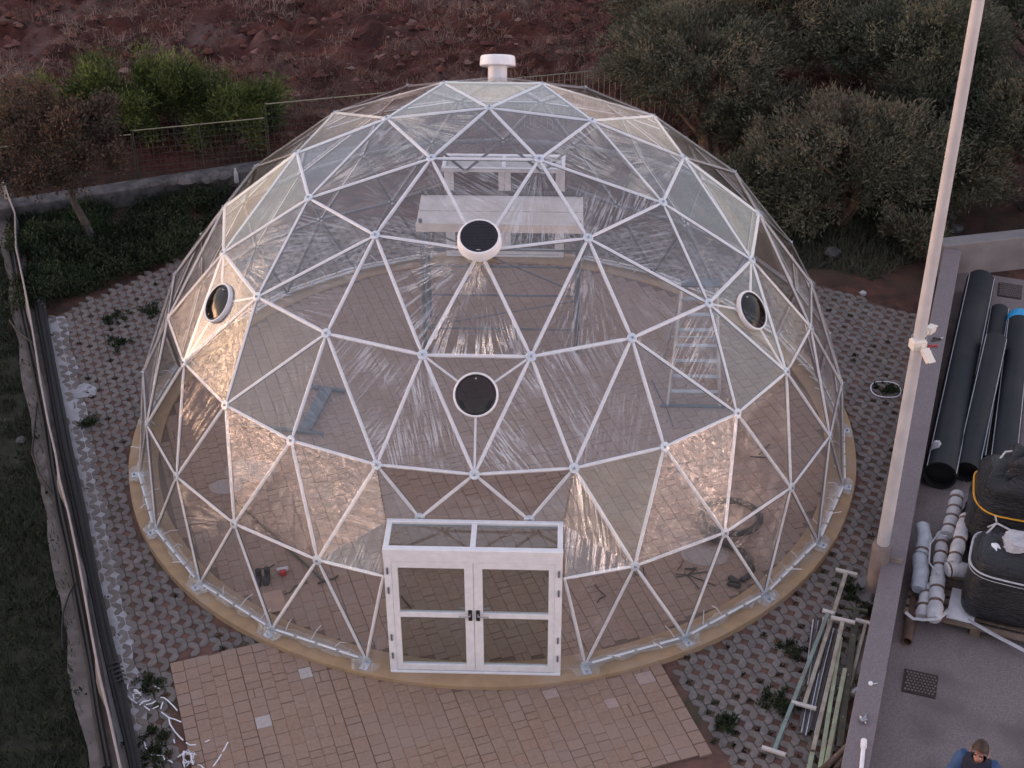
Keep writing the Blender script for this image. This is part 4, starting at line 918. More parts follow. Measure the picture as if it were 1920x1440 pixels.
olive('dark olive tree right of the lamp post, over the back wall', 10.3, 7.9, 1.55, (2.1, 1.5, 1.6), 760, 15, -0.17)
olive('farthest olive tree in the upper right corner', 11.6, 11.6, 2.3, (2.5, 2.1, 2.0), 760, 16, -0.08)
olive('pale olive tree at the far left of the grove, over the ploughed field', 3.5, 13.6, 1.9, (1.9, 1.7, 1.5), 520, 17, 0.05)
olive('olive tree at the top edge directly left of the lamp post tip', 8.2, 14.2, 2.0, (2.5, 2.0, 1.9), 620, 18, 0.0)
olive('small dark olive tree filling the gap between the fence end and the bushy tree', 5.0, 8.7, 1.1, (1.3, 1.1, 1.2), 360, 27, -0.1)
olive('olive tree behind the yellowish tipped one, along the top edge', 6.4, 13.2, 2.2, (1.8, 1.5, 1.7), 420, 33, -0.05)
olive('young olive tree between the bushy tree and the back wall', 8.7, 7.4, 0.8, (1.3, 1.1, 1.1), 340, 28, -0.06)
olive('low olive regrowth pressed against the right side of the dome', 4.6, 6.9, 0.6, (1.1, 0.9, 1.0), 300, 29, 0.0)
olive('dark olive tree between the bushy tree and the tree over the back wall', 8.3, 8.6, 1.5, (1.5, 1.2, 1.5), 420, 30, -0.1)
tree('shrub', 'low dusty shrub under the big olive tree, beside the bare red soil', 'shrub', (7.6, 5.9, -0.1), (7.6, 5.9, 0.25), (0.9, 0.7, 0.6), 150, 40, M['leaf_olive'], 19, trunks=1, tr=0.04, lobes=7, var_off=0.1, spray=0.16)
tree('shrub', 'low grey shrub between the big olive tree and the dome', 'shrub', (5.2, 6.5, -0.1), (5.2, 6.5, 0.4), (0.9, 0.7, 0.7), 150, 40, M['leaf_olive'], 20, trunks=1, tr=0.04, lobes=7, var_off=0.02, spray=0.16)
tree('russet_tree', 'small russet leaved tree with a leaning grey trunk on the left', 'tree', (-7.98, 5.97, -0.1), (-8.35, 5.9, 1.85), (1.35, 1.15, 1.6), 640, 34, M['leaf_brown'], 21, leaf=(0.02, 0.065), spray=0.22, tr=0.085, lobes=22, zmin=0.25, hollow=0.1, ragged=0.7)
BG = 'green bushes behind the mesh fence'
tree('bush', 'bright green bush with the tallest tip behind the mesh fence', 'bush', (-8.3, 9.8, 0), (-8.35, 9.8, 0.95), (1.3, 1.0, 1.55), 330, 44, M['leaf_green'], 22, leaf=(0.016, 0.11), spray=0.27, tr=0.05, group=BG, lobes=20, trunks=2, ragged=0.6, hollow=0.2)
tree('bush', 'green bush behind the mesh fence, nearest to the dome', 'bush', (-5.9, 10.0, 0), (-6.0, 10.0, 0.7), (1.25, 1.0, 1.4), 300, 44, M['leaf_green'], 23, leaf=(0.016, 0.11), spray=0.27, tr=0.05, group=BG, lobes=20, trunks=2, ragged=0.6, hollow=0.2)
tree('bush', 'green bush behind the mesh fence and behind the russet tree', 'bush', (-9.9, 9.3, 0), (-9.9, 9.3, 0.7), (1.2, 1.0, 1.2), 280, 44, M['leaf_green'], 24, leaf=(0.016, 0.11), spray=0.27, tr=0.05, group=BG, lobes=20, trunks=2, ragged=0.6, hollow=0.2)
tree('bush', 'green bush between the tallest one and the one nearest the dome', 'bush', (-7.15, 9.9, 0), (-7.15, 10.0, 0.85), (1.2, 1.0, 1.45), 310, 44, M['leaf_green'], 25, leaf=(0.016, 0.11), spray=0.27, tr=0.05, group=BG, lobes=20, trunks=2, ragged=0.6, hollow=0.2)
# ground cover: weeds between ledge, tree and low wall; grass left of the ledge; tufts in the grid
wp = [G(20, 600), G(350, 478), G(440, 400), G(470, 360), G(150, 395), G(20, 420)]; wp = [(p.x, p.y) for p in wp]
def scatter(poly, n, seed):
    r = np.random.default_rng(seed); a = np.array(poly); x = r.uniform(a[:, 0].min(), a[:, 0].max(), n*3); y = r.uniform(a[:, 1].min(), a[:, 1].max(), n*3); k = inpoly_np(x, y, poly); return x[k][:n], y[k][:n], r
x, y, r = scatter(wp, 1700, 31); k = vnoise(x*1.3, y*1.3, 4) > 0.18; x, y = x[k], y[k]
V, F, v = leaf_cloud(np.stack([x, y, -0.08+0.42*r.random(len(x))*vnoise(x*1.9, y*1.9, 14)], -1), 0.17, 26, 0.015, 0.075, 32, np.clip(vnoise(x*1.1, y*1.1, 6)*0.9, 0, 1), up=0.8)
tag(link('weeds', npmesh('weeds', V, F, M['leaf_weed'], v)), 'dark green weeds covering the ground round the russet tree', kind='stuff')
gp_ = [G(-700, 470), G(25, 470), G(70, 700), G(120, 1000), G(180, 1460), G(220, 1700), G(-700, 1700)]; gpo = []
gp_ = [(p.x-0.02, p.y) for p in gp_]
tb = MB(); tb.add([(p[0], p[1], -0.145) for p in gp_], [tuple(range(len(gp_)))]); tag(tb.build('lawn', M['turf']), 'dark turf left of the concrete ledge', kind='structure')
x, y, r = scatter(gp_, 60000, 33); k = (vnoise(x*1.2, y*1.2, 8)*0.6+vnoise(x*4, y*4, 9)*0.4) > 0.30; x, y = x[k], y[k]
V, F, v = blades(len(x), x, y, np.full(len(x), -0.15), 0.17, 0.007, np.clip(vnoise(x*0.9, y*0.9, 10)*0.7+RNG.random(len(x))*0.3, 0, 1), spread=1.0, seed=34)
tag(link('grass', npmesh('grass', V, F, M['leaf_grass'], v)), 'dark unmown grass left of the concrete ledge', kind='stuff')
x, y, r = scatter(gp_, 500, 35)
V, F, v = leaf_cloud(np.stack([x, y, -0.1+0.1*r.random(len(x))], -1), 0.1, 12, 0.02, 0.07, 36, r.random(len(x))*0.6, up=0.7)
tag(link('weeds', npmesh('weeds', V, F, M['leaf_weed'], v)), 'broad leaved weeds among the grass left of the ledge', kind='stuff')
dp = [G(1400, 400), G(1470, 500), G(1560, 500), G(1640, 520), G(1760, 470), G(1760, 330), G(1500, 300)]; dp = [(p.x, p.y) for p in dp]
x, y, r = scatter(dp, 9000, 41); V, F, v = blades(len(x), x, y, np.full(len(x), -0.15), 0.22, 0.008, np.clip(vnoise(x*1.5, y*1.5, 12)*0.6+RNG.random(len(x))*0.3, 0, 1), spread=1.2, seed=42)
tag(link('dry_grass', npmesh('dry_grass', V, F, M['leaf_olive'], v)), 'dusty dry grass under the olive trees', kind='stuff')
# small tufts growing in the holes of the grid
hx, hy = [], []
for p in cells:
    if random.random() < (0.30 if p.x > 0.5 and p.y < -3 else 0.10): hx.append(p.x+random.uniform(-.03, .03)); hy.append(p.y+random.uniform(-.03, .03))
hx, hy = np.array(hx), np.array(hy)
V, F, v = leaf_cloud(np.stack([hx, hy, np.full(len(hx), -0.105)], -1), 0.055, 34, 0.010, 0.05, 37, RNG.random(len(hx))*0.7, up=0.6)
tag(link('weeds', npmesh('weeds', V, F, M['leaf_weed'], v)), 'small green weeds sprouting in the holes of the grid paving', kind='stuff')
tg = 'weed tufts on the grid pavement'
tufts = [(640, 'a', 225, 640, .26, 'dark green weed tuft on the left paving below the two tufts by the dome'), (0, '', 215, 598, .26, 'flat weed tuft on the left paving nearest the bare soil'), (0, '', 283, 585, .22, 'weed tuft on the left paving close to the dome edge'),
    (0, '', 165, 795, .16, 'low weed tuft by the mortar kerb on the left'), (0, '', 280, 1288, .17, 'weed tuft beside the white strips at the terrace edge'), (0, '', 285, 1385, .22, 'weed tuft among the white strips, left of the terrace'), (0, '', 288, 1425, .2, 'bushy weed tuft left of the tangle of white strips'),
    (0, '', 1358, 1360, .2, 'bright weed tuft near the corner of the terrace on the right'), (0, '', 1600, 1108, .24, 'bright weed tuft at the foot of the lamp post'), (0, '', 1622, 1140, .24, 'spindly weed tuft under the lamp post by the wall'), (0, '', 1478, 1222, .2, 'weed tuft left of the bundle of thin rods'), (0, '', 1452, 1315, .24, 'wide weed patch left of the long green T bar'),
    (0, '', 1482, 1330, .22, 'weed tuft touching the long green T bar'), (0, '', 1660, 735, .17, 'weed patch inside the white wire hoop')]
for i, (_, _, u, vv, sz, lb_) in enumerate(tufts):
    p = G(u, vv, -0.085); r = np.random.default_rng(50+i); c = np.stack([p.x+r.normal(size=14)*sz*0.45, p.y+r.normal(size=14)*sz*0.45, -0.08+r.random(14)*0.07], -1)
    V, F, v = leaf_cloud(c, 0.07, 26, 0.011, 0.07, 70+i, 0.3+r.random(14)*0.6, up=0.7)
    tag(link('weed_tuft', npmesh('weed_tuft', V-np.array(p), F, M['leaf_weed'], v), loc=p), lb_, 'weed', tg)

# ------------------------------------------------------------------ lamp post with cameras
pb = G(1640, 1108, -0.09)
lp_ = thing('lamp_post', pb, 'tall grey steel lamp post in a rusty sleeve beside the right wall', 'lamp post')
MB().lathe([(0.088, 0.7), (0.075, 4.0), (0.064, 9.4)], 24, pb).build('pole', M['pole'], lp_, smooth=True)
MB().lathe([(0.135, 0.0), (0.135, 0.83), (0.12, 0.86), (0.09, 0.87)], 24, pb).build('sleeve', M['sleeve'], lp_, smooth=True)
for z in (0.12, 0.62): MB().box(pb+WN*0.15+Vector((0, 0, z)), (0.3, 0.05, 0.07), math.atan2(WN.y, WN.x)).build('bracket', M['sleeve'], lp_)
mb = MB(); mb.lathe([(0.30, 0.0), (0.30, 0.10), (0.1, 0.12)], 24, pb+Vector((0, 0, -0.08))); mb.build('footing', M['concrete'], lp_)
czs = pb+Vector((0, 0, 4.12))
cb = thing('camera_mount', czs, 'white clamp box that holds two small cameras on the lamp post', 'camera mount')
MB().box(czs+Vector((-0.02, -0.06, 0.0)), (0.18, 0.13, 0.15), 0.3, bev=0.02).build('junction_box', M['camwhite'], cb)
for z in (-0.06, 0.06): MB().lathe([(0.086, z-.012), (0.094, z-.012), (0.094, z+.012), (0.086, z+.012)], 20, czs, cap=False).build('clamp_band', M['galv'], cb, smooth=True)
def bullet(c, d, label):
    d = Vector(d).normalized(); c = Vector(c); t = thing('security_camera', c, label, 'camera', 'security cameras on the lamp post')
    side = d.cross(Vector((0, 0, 1))).normalized(); up = side.cross(d); Rm = Matrix((d, side, up)).transposed().to_3x3()
    MB().tube([czs+(c-czs)*0.35, c-d*0.06], 0.028, n=8).build('arm', M['camwhite'], t, smooth=True); MB().lathe([(0.015, -.02), (0.032, -.015), (0.032, .015), (0.015, .02)], 12, c-d*0.05, side).build('joint', M['camwhite'], t, smooth=True)
    MB().box(c+d*0.07, (0.19, 0.085, 0.08), Rm, bev=0.015).build('housing', M['camwhite'], t); MB().box(c+d*0.09+up*0.046, (0.20, 0.10, 0.010), Rm, bev=0.003).build('sun_shield', M['camwhite'], t)
    MB().lathe([(0.0, 0.0), (0.028, 0.0), (0.028, 0.006)], 14, c+d*0.166, d).build('lens', M['black'], t)
bullet(czs+Vector((0.05, -0.15, -0.04)), (0.35, -0.8, -0.55), 'white security camera aimed down at the yard in front of the lamp post')
bullet(czs+Vector((0.12, 0.08, 0.09)), (0.5, 0.75, -0.2), 'white security camera behind the lamp post, facing the grove')

# ------------------------------------------------------------------ yard: pipes, pallets, rolls
def pipe(p0, p1, r, label, stripe_a=0.9, grp='large black plastic pipes', cap=None):
    t = thing('plastic_pipe', tuple(p0), label, 'pipe', grp); d = (p1-p0); L = d.length; d = d.normalized(); q = Vector((0, 0, 1)).rotation_difference(d)
    MB().lathe([(r*0.9, 0), (r, 0), (r, L), (r*0.9, L), (r*0.9, 0)], 32, p0, d, cap=False).build('barrel', M['hdpe'], t, smooth=True)
    MB().lathe([(0.0, 0.12), (r*0.9, 0.12)], 24, p0, d, cap=False).build('bore_shade', M['black'], t)  # black disc inside the mouth, painted in for the shade of the hollow
    for k in range(3):
        a = stripe_a+k*2*PI/3; s = MB(); c = q @ Vector((math.cos(a)*(r+.001), math.sin(a)*(r+.001), 0)); s.tube([p0+c, p1+c], 0.0075, n=5); s.build('stripe', M['stripe'], t)
    if cap: MB().lathe([(r+.006, L-0.22), (r+.01, L-.2), (r+.01, L-.005), (r*0.88, L+.01)], 24, p0, d, cap=False).build('end_wrap', M[cap], t, smooth=True)
zy = -0.10
pipe(G(1762, 892, zy+.25), G(1838, 528, zy+.25), 0.25, 'widest and longest black pipe, lying against the right wall', 1.35)
pipe(G(1812, 885, zy+.2), G(1866, 640, zy+.46), 0.19, 'black pipe on top of the stack, next to the widest pipe', 1.3)
pipe(G(1828, 860, zy+.18), G(1874, 585, zy+.18), 0.17, 'black pipe under the stack, between the widest and the blue wrapped pipe', 1.2)
pipe(G(1880, 880, zy+.21), G(1912, 598, zy+.24), 0.21, 'black pipe with a bright blue wrapped end', 1.2, cap='bluecap')
bg_ = G(1755, 842, 0.3); s = MB(); s.lathe([(0.02, -.16), (0.09, -.12), (0.10, -.02), (0.06, .09), (0.025, .15)], 12, bg_); rs = random.Random(5); s.v = [v+Vector((rs.uniform(-.02, .02), rs.uniform(-.02, .02), 0)) for v in s.v]
tag(s.build('plastic_bag', M['cloth'], smooth=True, loc=tuple(bg_)), 'small white plastic bag hanging on the wall beside the pipes', 'bag')
# drain covers
def cover(c, sx, sy, rot, label):
    t = thing('drain_cover', c, label, 'drain cover', 'drain covers in the yard'); MB().box(Vector(c), (sx, sy, 0.02), rot).build('frame', M['cardark'], t); s = MB()
    Rz = Matrix.Rotation(rot, 3, 'Z'); nx_, ny_ = 9, 7
    for i in range(nx_):
        for j in range(ny_): s.box(Vector(c)+Rz @ Vector(((i-(nx_-1)/2)*sx*0.1+0.02*(j % 2), (j-(ny_-1)/2)*sy*0.125, 0.0125)), (sx*0.06, sy*0.065, 0.012), rot)
    s.build('tread', M['yard'], t, kind='stuff')
mcp = (G(1695, 1255, -.1)+G(1755, 1310, -.1))/2; cover((mcp.x, mcp.y, -0.097), 0.43, 0.42, rad(-16), 'worn square drain cover in the open yard near the person')
mcp = G(1893, 546, -.1); cover((mcp.x, mcp.y, -0.097), 0.42, 0.5, rad(-16), 'dark square drain cover between the pipe ends and the back wall')
# pallets
PA = rad(-19)
PX = Vector((math.cos(PA), math.sin(PA), 0)); PY = Vector((-PX.y, PX.x, 0))
def pallet(c, w, d, label):
    t = thing('pallet', c, label, 'pallet', 'wooden pallets under the wrapped loads'); c = Vector(c)
    for i in range(7): MB().box(c+PY*((i-3)*d/6.6)+Vector((0, 0, 0.135)), (w, 0.11, 0.022), PA).build('plank', M['wood'], t)
    for i in (-1, 0, 1):
        for j in (-1, 0, 1): MB().box(c+PX*i*(w/2-.07)+PY*j*(d/2-.07)+Vector((0, 0, 0.062)), (0.13, 0.12, 0.122), PA).build('block', M['wood'], t)
    for i in (-1, 1): MB().box(c+PX*i*(w/2-.07)+Vector((0, 0, 0.008)), (0.12, d, 0.016), PA).build('runner', M['wood'], t)
p0 = G(1690, 1148, -0.1+.146); pc = p0+PX*0.98+PY*0.62; pallet((pc.x, pc.y, zy), 1.9, 1.2, 'wide wooden pallet under the white cloth rolls and the lower black load')
pc2 = pc+PX*0.42+PY*1.45; pallet((pc2.x, pc2.y, zy), 1.3, 1.2, 'wooden pallet under the upper black wrapped load')
def soft_box(c, sx, sy, sz, rot, seed, taper=0.9, n=13, rough=0.05, pinch=None):
    # rounded wrapped bundle: superellipsoid shell with folds
    rr_ = np.random.default_rng(seed); V = []; F = []; nu, nv = 40, n*2
    for j in range(nv+1):
        ph = -PI/2+PI*j/nv; cz_ = math.copysign(abs(math.sin(ph))**0.35, math.sin(ph)); cr_ = abs(math.cos(ph))**0.42
        for i in range(nu):
            th = 2*PI*i/nu; x = math.copysign(abs(math.cos(th))**0.5, math.cos(th))*cr_; y = math.copysign(abs(math.sin(th))**0.5, math.sin(th))*cr_
            tp_ = 1-(1-taper)*(cz_+1)/2; f = 1+rough*(math.sin(th*5+cz_*3+seed)*0.4+math.sin(th*11+cz_*7)*0.35+math.sin(cz_*14+th*2)*0.5)
            V.append((x*sx/2*tp_*f, y*sy/2*tp_*f, (cz_+1)*sz/2*(1+rough*0.6*math.sin(th*3+seed))))
    for j in range(nv):
        for i in range(nu): F.append((j*nu+i, j*nu+(i+1) % nu, (j+1)*nu+(i+1) % nu, (j+1)*nu+i))
    Rm = Matrix.Rotation(rot, 3, 'Z'); return [Rm @ Vector(v)+Vector(c) for v in V], F
def ring_on(c, sx, sy, z, rot, taper_f, r, m, parent, name, bow=0.0):
    Rm = Matrix.Rotation(rot, 3, 'Z'); pts = []
    for i in range(49):
        th = 2*PI*i/48; x = math.copysign(abs(math.cos(th))**0.5, math.cos(th)); y = math.copysign(abs(math.sin(th))**0.5, math.sin(th)); pts.append(Rm @ Vector((x*sx/2*taper_f, y*sy/2*taper_f, z+bow*math.sin(th*2+1)))+Vector(c))
    MB().tube(pts, r, n=6, flat=0.5, cap=False).build(name, m, parent, smooth=True)
lc = pc+PX*0.26-PY*0.02+Vector((0, 0, 0.15))
ld = thing('wrapped_load', (lc.x, lc.y, zy+.15), 'cube shaped load in black stretch film with a white sheet tied on top', 'wrapped load', 'black film wrapped loads'); lc = Vector((lc.x, lc.y, zy+.15))
v, f = soft_box(lc, 1.12, 1.02, 1.05, PA, 3, 0.90, rough=0.02); s = MB(); s.add(v, f); s.build('film', M['wrap'], ld, smooth=True)
for z, tf in ((0.86, 0.935), (0.80, 0.94)): ring_on(lc, 1.12, 1.02, z, PA, tf*1.015, 0.016 if z > .83 else .008, M['cloth'], ld, 'band', 0.02)
s = MB(); s.add(*soft_box(lc+PX*0.12+PY*0.1+Vector((0, 0, 0.99)), 0.62, 0.42, 0.16, PA+.2, 8, 0.8, rough=0.1)); s.build('white_sheet', M['cloth'], ld, smooth=True)
s = MB(); s.add(*soft_box(lc-PX*0.22-PY*0.1+Vector((0, 0, 1.0)), 0.14, 0.24, 0.06, PA+.5, 9, 0.7, rough=0.08)); s.build('paper_label', M['white'], ld, smooth=True)
s = MB(); q0 = lc-PX*0.38+PY*0.35+Vector((0, 0, 1.0)); s.tube([q0, q0+PX*.1+Vector((0, 0, .1)), q0+PX*.3-PY*.05+Vector((0, 0, .07)), q0+PX*.6-PY*.2+Vector((0, 0, .09)), q0+PX*.8-PY*.4], 0.018, n=6, flat=.5); s.tube([q0-PY*0.3-PX*.05-Vector((0, 0, .1)), q0-PY*0.15, q0+PX*.1+Vector((0, 0, .1)), q0+PX*.06+Vector((0, 0, .22))], 0.015, n=6, flat=.5); s.build('tie', M['cloth'], ld, smooth=True)
lc = Vector((pc2.x-0.05, pc2.y, zy+.15))-PX*0.22-PY*0.12
ld = thing('wrapped_load', tuple(lc), 'tall bulging black load with orange straps behind the cube shaped load', 'wrapped load', 'black film wrapped loads')
s = MB(); s.add(*soft_box(lc, 1.34, 1.28, 1.38, PA+.1, 5, 0.70, rough=0.085)); s.build('film', M['wrap'], ld, smooth=True)
s = MB(); s.add(*soft_box(lc+PX*0.08+PY*.1+Vector((0, 0, .9)), 1.02, 0.98, 0.66, PA-.1, 6, 0.5, rough=0.12)); s.build('top_cover', M['wrap'], ld, smooth=True)
ring_on(lc, 1.34, 1.28, 0.92, PA+.1, 0.84, 0.015, M['strap'], ld, 'strap', 0.05)
s = MB(); q0 = lc-PX*0.34-PY*.2+Vector((0, 0, 1.3)); s.tube([q0, q0+PX*.02-PY*.1-Vector((0, 0, .12)), q0+PX*.03-PY*.2-Vector((0, 0, .26))], 0.022, n=6, flat=.4); s.build('strap', M['strap'], ld)
s = MB(); q0 = lc-PX*0.30+PY*.02+Vector((0, 0, 1.42)); s.tube([q0, q0+PX*.06+PY*.1+Vector((0, 0, .08)), q0+PX*.2+PY*.15+Vector((0, 0, .1))], 0.016, n=6, flat=.5); s.build('tie', M['cloth'], ld)
# white board on the pallet
bo = MB(); c = G(1806, 1132, zy+.19); bo.box((c.x, c.y, zy+.158), (0.36, 0.62, 0.02), PA+0.0); tag(bo.build('board', M['strip'], loc=(c.x, c.y, zy+.15)), 'white board lying on the pallet in front of the black cube load', 'board')
s = MB(); a_, b_ = G(1815, 1162, zy+.16), G(1925, 1222, zy+.16); s.tube([a_, a_.lerp(b_, .5)+Vector((0, -.03, .01)), b_], 0.035, n=6, flat=.3); tag(s.build('cloth_strip', M['cloth'], smooth=True, loc=tuple(a_)), 'white cloth strip along the front edge of the wide pallet', 'cloth')
# rolls of white cloth taped with brown bands
def roll(pts, r, label, bands=(0.2, 0.5, 0.8), m='cloth', ends=True):
    pts = [Vector(p) for p in pts]; o = pts[0]; t = thing('cloth_roll', tuple(o), label, 'cloth roll', 'taped white cloth rolls on the pallet'); rr_ = random.Random(label); N_ = 18; P_ = []; rs_ = []
    for i in range(N_+1):
        s_ = i/N_*(len(pts)-1); k = min(int(s_), len(pts)-2); P_.append(pts[k].lerp(pts[k+1], s_-k)); tt = i/N_; pin = min(abs(tt-b) for b in bands) if bands else 1
        rs_.append(r*(0.84+0.16*min(1, pin/0.09)+rr_.uniform(-.04, .05))*(1 if 0.03 < tt < 0.97 else 0.8))
    MB().tube(P_, rs_, n=14, flat=0.85).build('roll', M[m], t, smooth=True)
    for b in bands:
        s_ = b*(len(pts)-1); k = min(int(s_), len(pts)-2); p = pts[k].lerp(pts[k+1], s_-k); d = (pts[k+1]-pts[k]).normalized(); MB().tube([p-d*0.022, p+d*0.022], r*0.93, n=14, flat=0.87).build('tape', M['tape'], t, smooth=True)
zr = zy+.15
roll([G(1795, 925, zr+.35), G(1788, 962, zr+.34), G(1776, 1003, zr+.32)], 0.105, 'far cloth roll with four bands, at the back of the row', (0.15, 0.4, 0.62, 0.85))
roll([G(1812, 968, zr+.42), G(1800, 1010, zr+.42), G(1788, 1058, zr+.4)], 0.10, 'upper cloth roll leaning against the black cube load', (0.1, 0.55, 0.85))
roll([G(1768, 1000, zr+.22), G(1764, 1040, zr+.2), G(1758, 1085, zr+.2)], 0.095, 'middle cloth roll under the leaning one', (0.25, 0.5, 0.75))
roll([G(1758, 1082, zr+.22), G(1756, 1120, zr+.2), G(1751, 1162, zr+.18)], 0.105, 'front cloth roll with two bands at the pallet corner', (0.3, 0.62))
roll([G(1740, 1098, zr+.1), G(1736, 1125, zr+.1), G(1728, 1158, zr+.1)], 0.095, 'short cloth roll between the front roll and the wall', (0.3, 0.7))
roll([G(1775, 1068, zr+.34), G(1792, 1066, zr+.34), G(1822, 1072, zr+.3)], 0.115, 'fat cloth bundle lying across the other rolls', (0.12,))
roll([G(1729, 985, zr+.25), G(1734, 1010, zr+.25), G(1728, 1040, zr+.22)], 0.105, 'upper pale blue bundle wedged against the wall', (0.9,), 'bluecloth')
roll([G(1724, 1042, zr+.18), G(1727, 1072, zr+.18), G(1722, 1106, zr+.15)], 0.11, 'lower pale blue bundle wedged against the wall', (), 'bluecloth')
s = MB(); s.tube([G(u, v_, zr+z) for u, v_, z in ((1698, 1148, .2), (1712, 1160, .16), (1735, 1162, .2), (1760, 1160, .22), (1772, 1150, .2), (1780, 1142, .1))], 0.028, n=6, flat=.4); s.tube([G(u, v_, zr+z) for u, v_, z in ((1760, 1078, .35), (1742, 1055, .3), (1744, 1020, .38), (1758, 1003, .4), (1776, 1005, .42))], 0.012, n=6); tag(s.build('cord', M['cloth'], smooth=True, loc=tuple(G(1735, 1160, zr))), 'white cord trailing round the cloth rolls at the pallet corner', 'cord')
a_, b_ = G(1712, 1125, zy+.1), G(1700, 1203, zy+.07); t = thing('steel_pipe', tuple(a_), 'short rusty steel pipe with an open end, lying along the right wall', 'pipe'); d = (b_-a_).normalized(); L = (b_-a_).length
MB().lathe([(0.055, 0), (0.068, 0), (0.068, L), (0.056, L), (0.054, L-.3)], 18, a_, d, cap=False).build('barrel', M['rust'], t, smooth=True); MB().lathe([(0.0, L-.25), (0.055, L-.25)], 14, a_, d, cap=False).build('bore_shade', M['black'], t)  # black disc set into the open end stands in for the shade inside

# ------------------------------------------------------------------ things on and beside the right wall
def wire_hoop():
    c = G(1661, 730, -0.055); pts = [c+Vector((math.cos(a)*0.245, math.sin(a)*0.245+.0, 0.012*math.sin(a*3))) for a in [2*PI*i/40 for i in range(41)]]
    tag(MB().tube(pts, 0.009, n=6, cap=False).build('wire_hoop', M['strip'], smooth=True, loc=tuple(c)), 'white wire hoop lying on the grid pavement by the lamp post', 'hoop')
wire_hoop()
ZW = WH+0.002
tl = thing('pliers', tuple(G(1766, 634, ZW)), 'black handled pliers lying on top of the right wall', 'pliers'); s = MB()
s.tube([G(1747, 639, ZW+.015), G(1757, 636, ZW+.018), G(1764, 635, ZW+.018)], 0.017, n=6); s.tube([G(1749, 633, ZW+.015), G(1757, 635, ZW+.018), G(1764, 635, ZW+.018)], 0.015, n=6); s.build('handle', M['black'], tl); MB().tube([G(1763, 635, ZW+.018), G(1768, 633, ZW+.014)], [0.018, 0.006], n=6).build('jaw', M['galv'], tl)
tl = thing('snips', tuple(G(1745, 650, ZW)), 'red handled snips on top of the right wall', 'snips'); s = MB(); s.tube([G(1739, 648, ZW+.012), G(1748, 648, ZW+.014), G(1758, 650, ZW+.012)], 0.011, n=6); s.tube([G(1740, 652, ZW+.012), G(1748, 649, ZW+.014), G(1757, 646, ZW+.012)], 0.011, n=6); s.build('handle', M['red'], tl); MB().tube([G(1744, 657, ZW+.01), G(1753, 665, ZW+.008), G(1762, 676, ZW+.005)], [.009, .006, .003], n=5).build('blade', M['bolt'], tl)
tl = thing('paint_roller', tuple(G(1635, 1283, ZW)), 'small white headed screw anchor lying on the right wall', 'anchor'); MB().lathe([(0.0, 0), (.028, .004), (.026, .03), (.0, .036)], 12, G(1632, 1283, ZW)).build('head', M['white'], tl, smooth=True); MB().tube([G(1634, 1283, ZW+.012), G(1645, 1281, ZW+.01)], 0.008, n=6).build('shank', M['galv'], tl); tl.name = 'anchor'
tl = thing('clamp', tuple(G(1619, 1349, ZW)), 'small dark metal clamp lying on the right wall near the white tube', 'clamp'); s = MB(); s.box(G(1619, 1350, ZW+.03), (0.08, 0.06, 0.06), .4, bev=.01); s.tube([G(1614, 1353, ZW+.03), G(1622, 1343, ZW+.05), G(1626, 1338, ZW+.02)], 0.014, n=6); s.build('body', M['bolt'], tl); MB().tube([G(1613, 1343, ZW+.03), G(1624, 1356, ZW+.03)], 0.010, n=6).build('screw', M['galv'], tl)
tl = thing('plastic_tube', tuple(G(1618, 1400, ZW)), 'white plastic tube with a square cap lying on the right wall', 'tube'); MB().tube([G(1619, 1398, ZW+.025), G(1612, 1475, ZW+.025)], 0.026, n=10).build('tube', M['white'], tl, smooth=True); MB().tube([G(1620, 1388, ZW+.028), G(1619, 1402, ZW+.028)], 0.038, n=8).build('cap', M['white'], tl)
tl = thing('spray_can', tuple(G(1605, 1300, -.02)), 'crushed silver can at the foot of the right wall', 'can'); ca, cb_ = G(1597, 1304, -.01), G(1612, 1293, .02); dd = (cb_-ca); MB().lathe([(0.0, 0), (.05, .01), (.06, .02), (.06, dd.length-.03), (.045, dd.length), (0, dd.length)], 16, ca, dd).build('body', M['alu'], tl, smooth=True)
tl.name = 'can'
s = MB(); c = G(1622, 1225, 0.02); s.box((c.x-.02, c.y, -0.04), (0.2, 0.75, 0.12), math.atan2(WD.y, WD.x)-PI/2, bev=.02); tag(s.build('concrete_block', M['concrete'], loc=(c.x, c.y, -.1)), 'grey concrete block between the wall and the stacked bars', 'block')
# stack of T bars and thin rods
def tbar(p0, p1, w, m, label, t0=0.0, t1=0.0, tm='tcap', th=0.03):
    p0, p1 = Vector(p0), Vector(p1); t = thing('t_bar', tuple(p0), label, 'bar', 'steel T bars stacked by the wall'); d = (p1-p0).normalized(); side = d.cross(Vector((0, 0, 1))).normalized(); up = side.cross(d); Rm = Matrix((side, d, up)).transposed().to_3x3()
    MB().box((p0+p1)/2, (w, (p1-p0).length, th), Rm, bev=0.004).build('shaft', M[m], t)
    for p, L in ((p0, t0), (p1, t1)):
        if L: MB().box(p+up*0.004+(d*(-0.022) if p is p0 else d*0.022), (L, 0.05, 0.042), Rm, bev=0.006).build('cross_bar', M[tm], t)
    for k in range(3):
        f_ = 0.2+0.3*k; MB().lathe([(0.010, 0), (.010, .003)], 8, p0.lerp(p1, f_)+up*(th/2+.0), up).build('bolt_hole', M['bolt'], t)
def C10(x, y, z): return G(1440+x/3.6, 1040+y/3.6, z)
tbar(C10(527, 126, .10), C10(245, 1010, .04), .055, 'beige', 'cream T bar with a cross bar at both ends, reaching nearest the dome', .30, .32)
tbar(C10(405, 395, .14), C10(42, 1318, .0), .052, 'bluegreen', 'long bluish green T bar that lies farthest to the left', .16, .30)
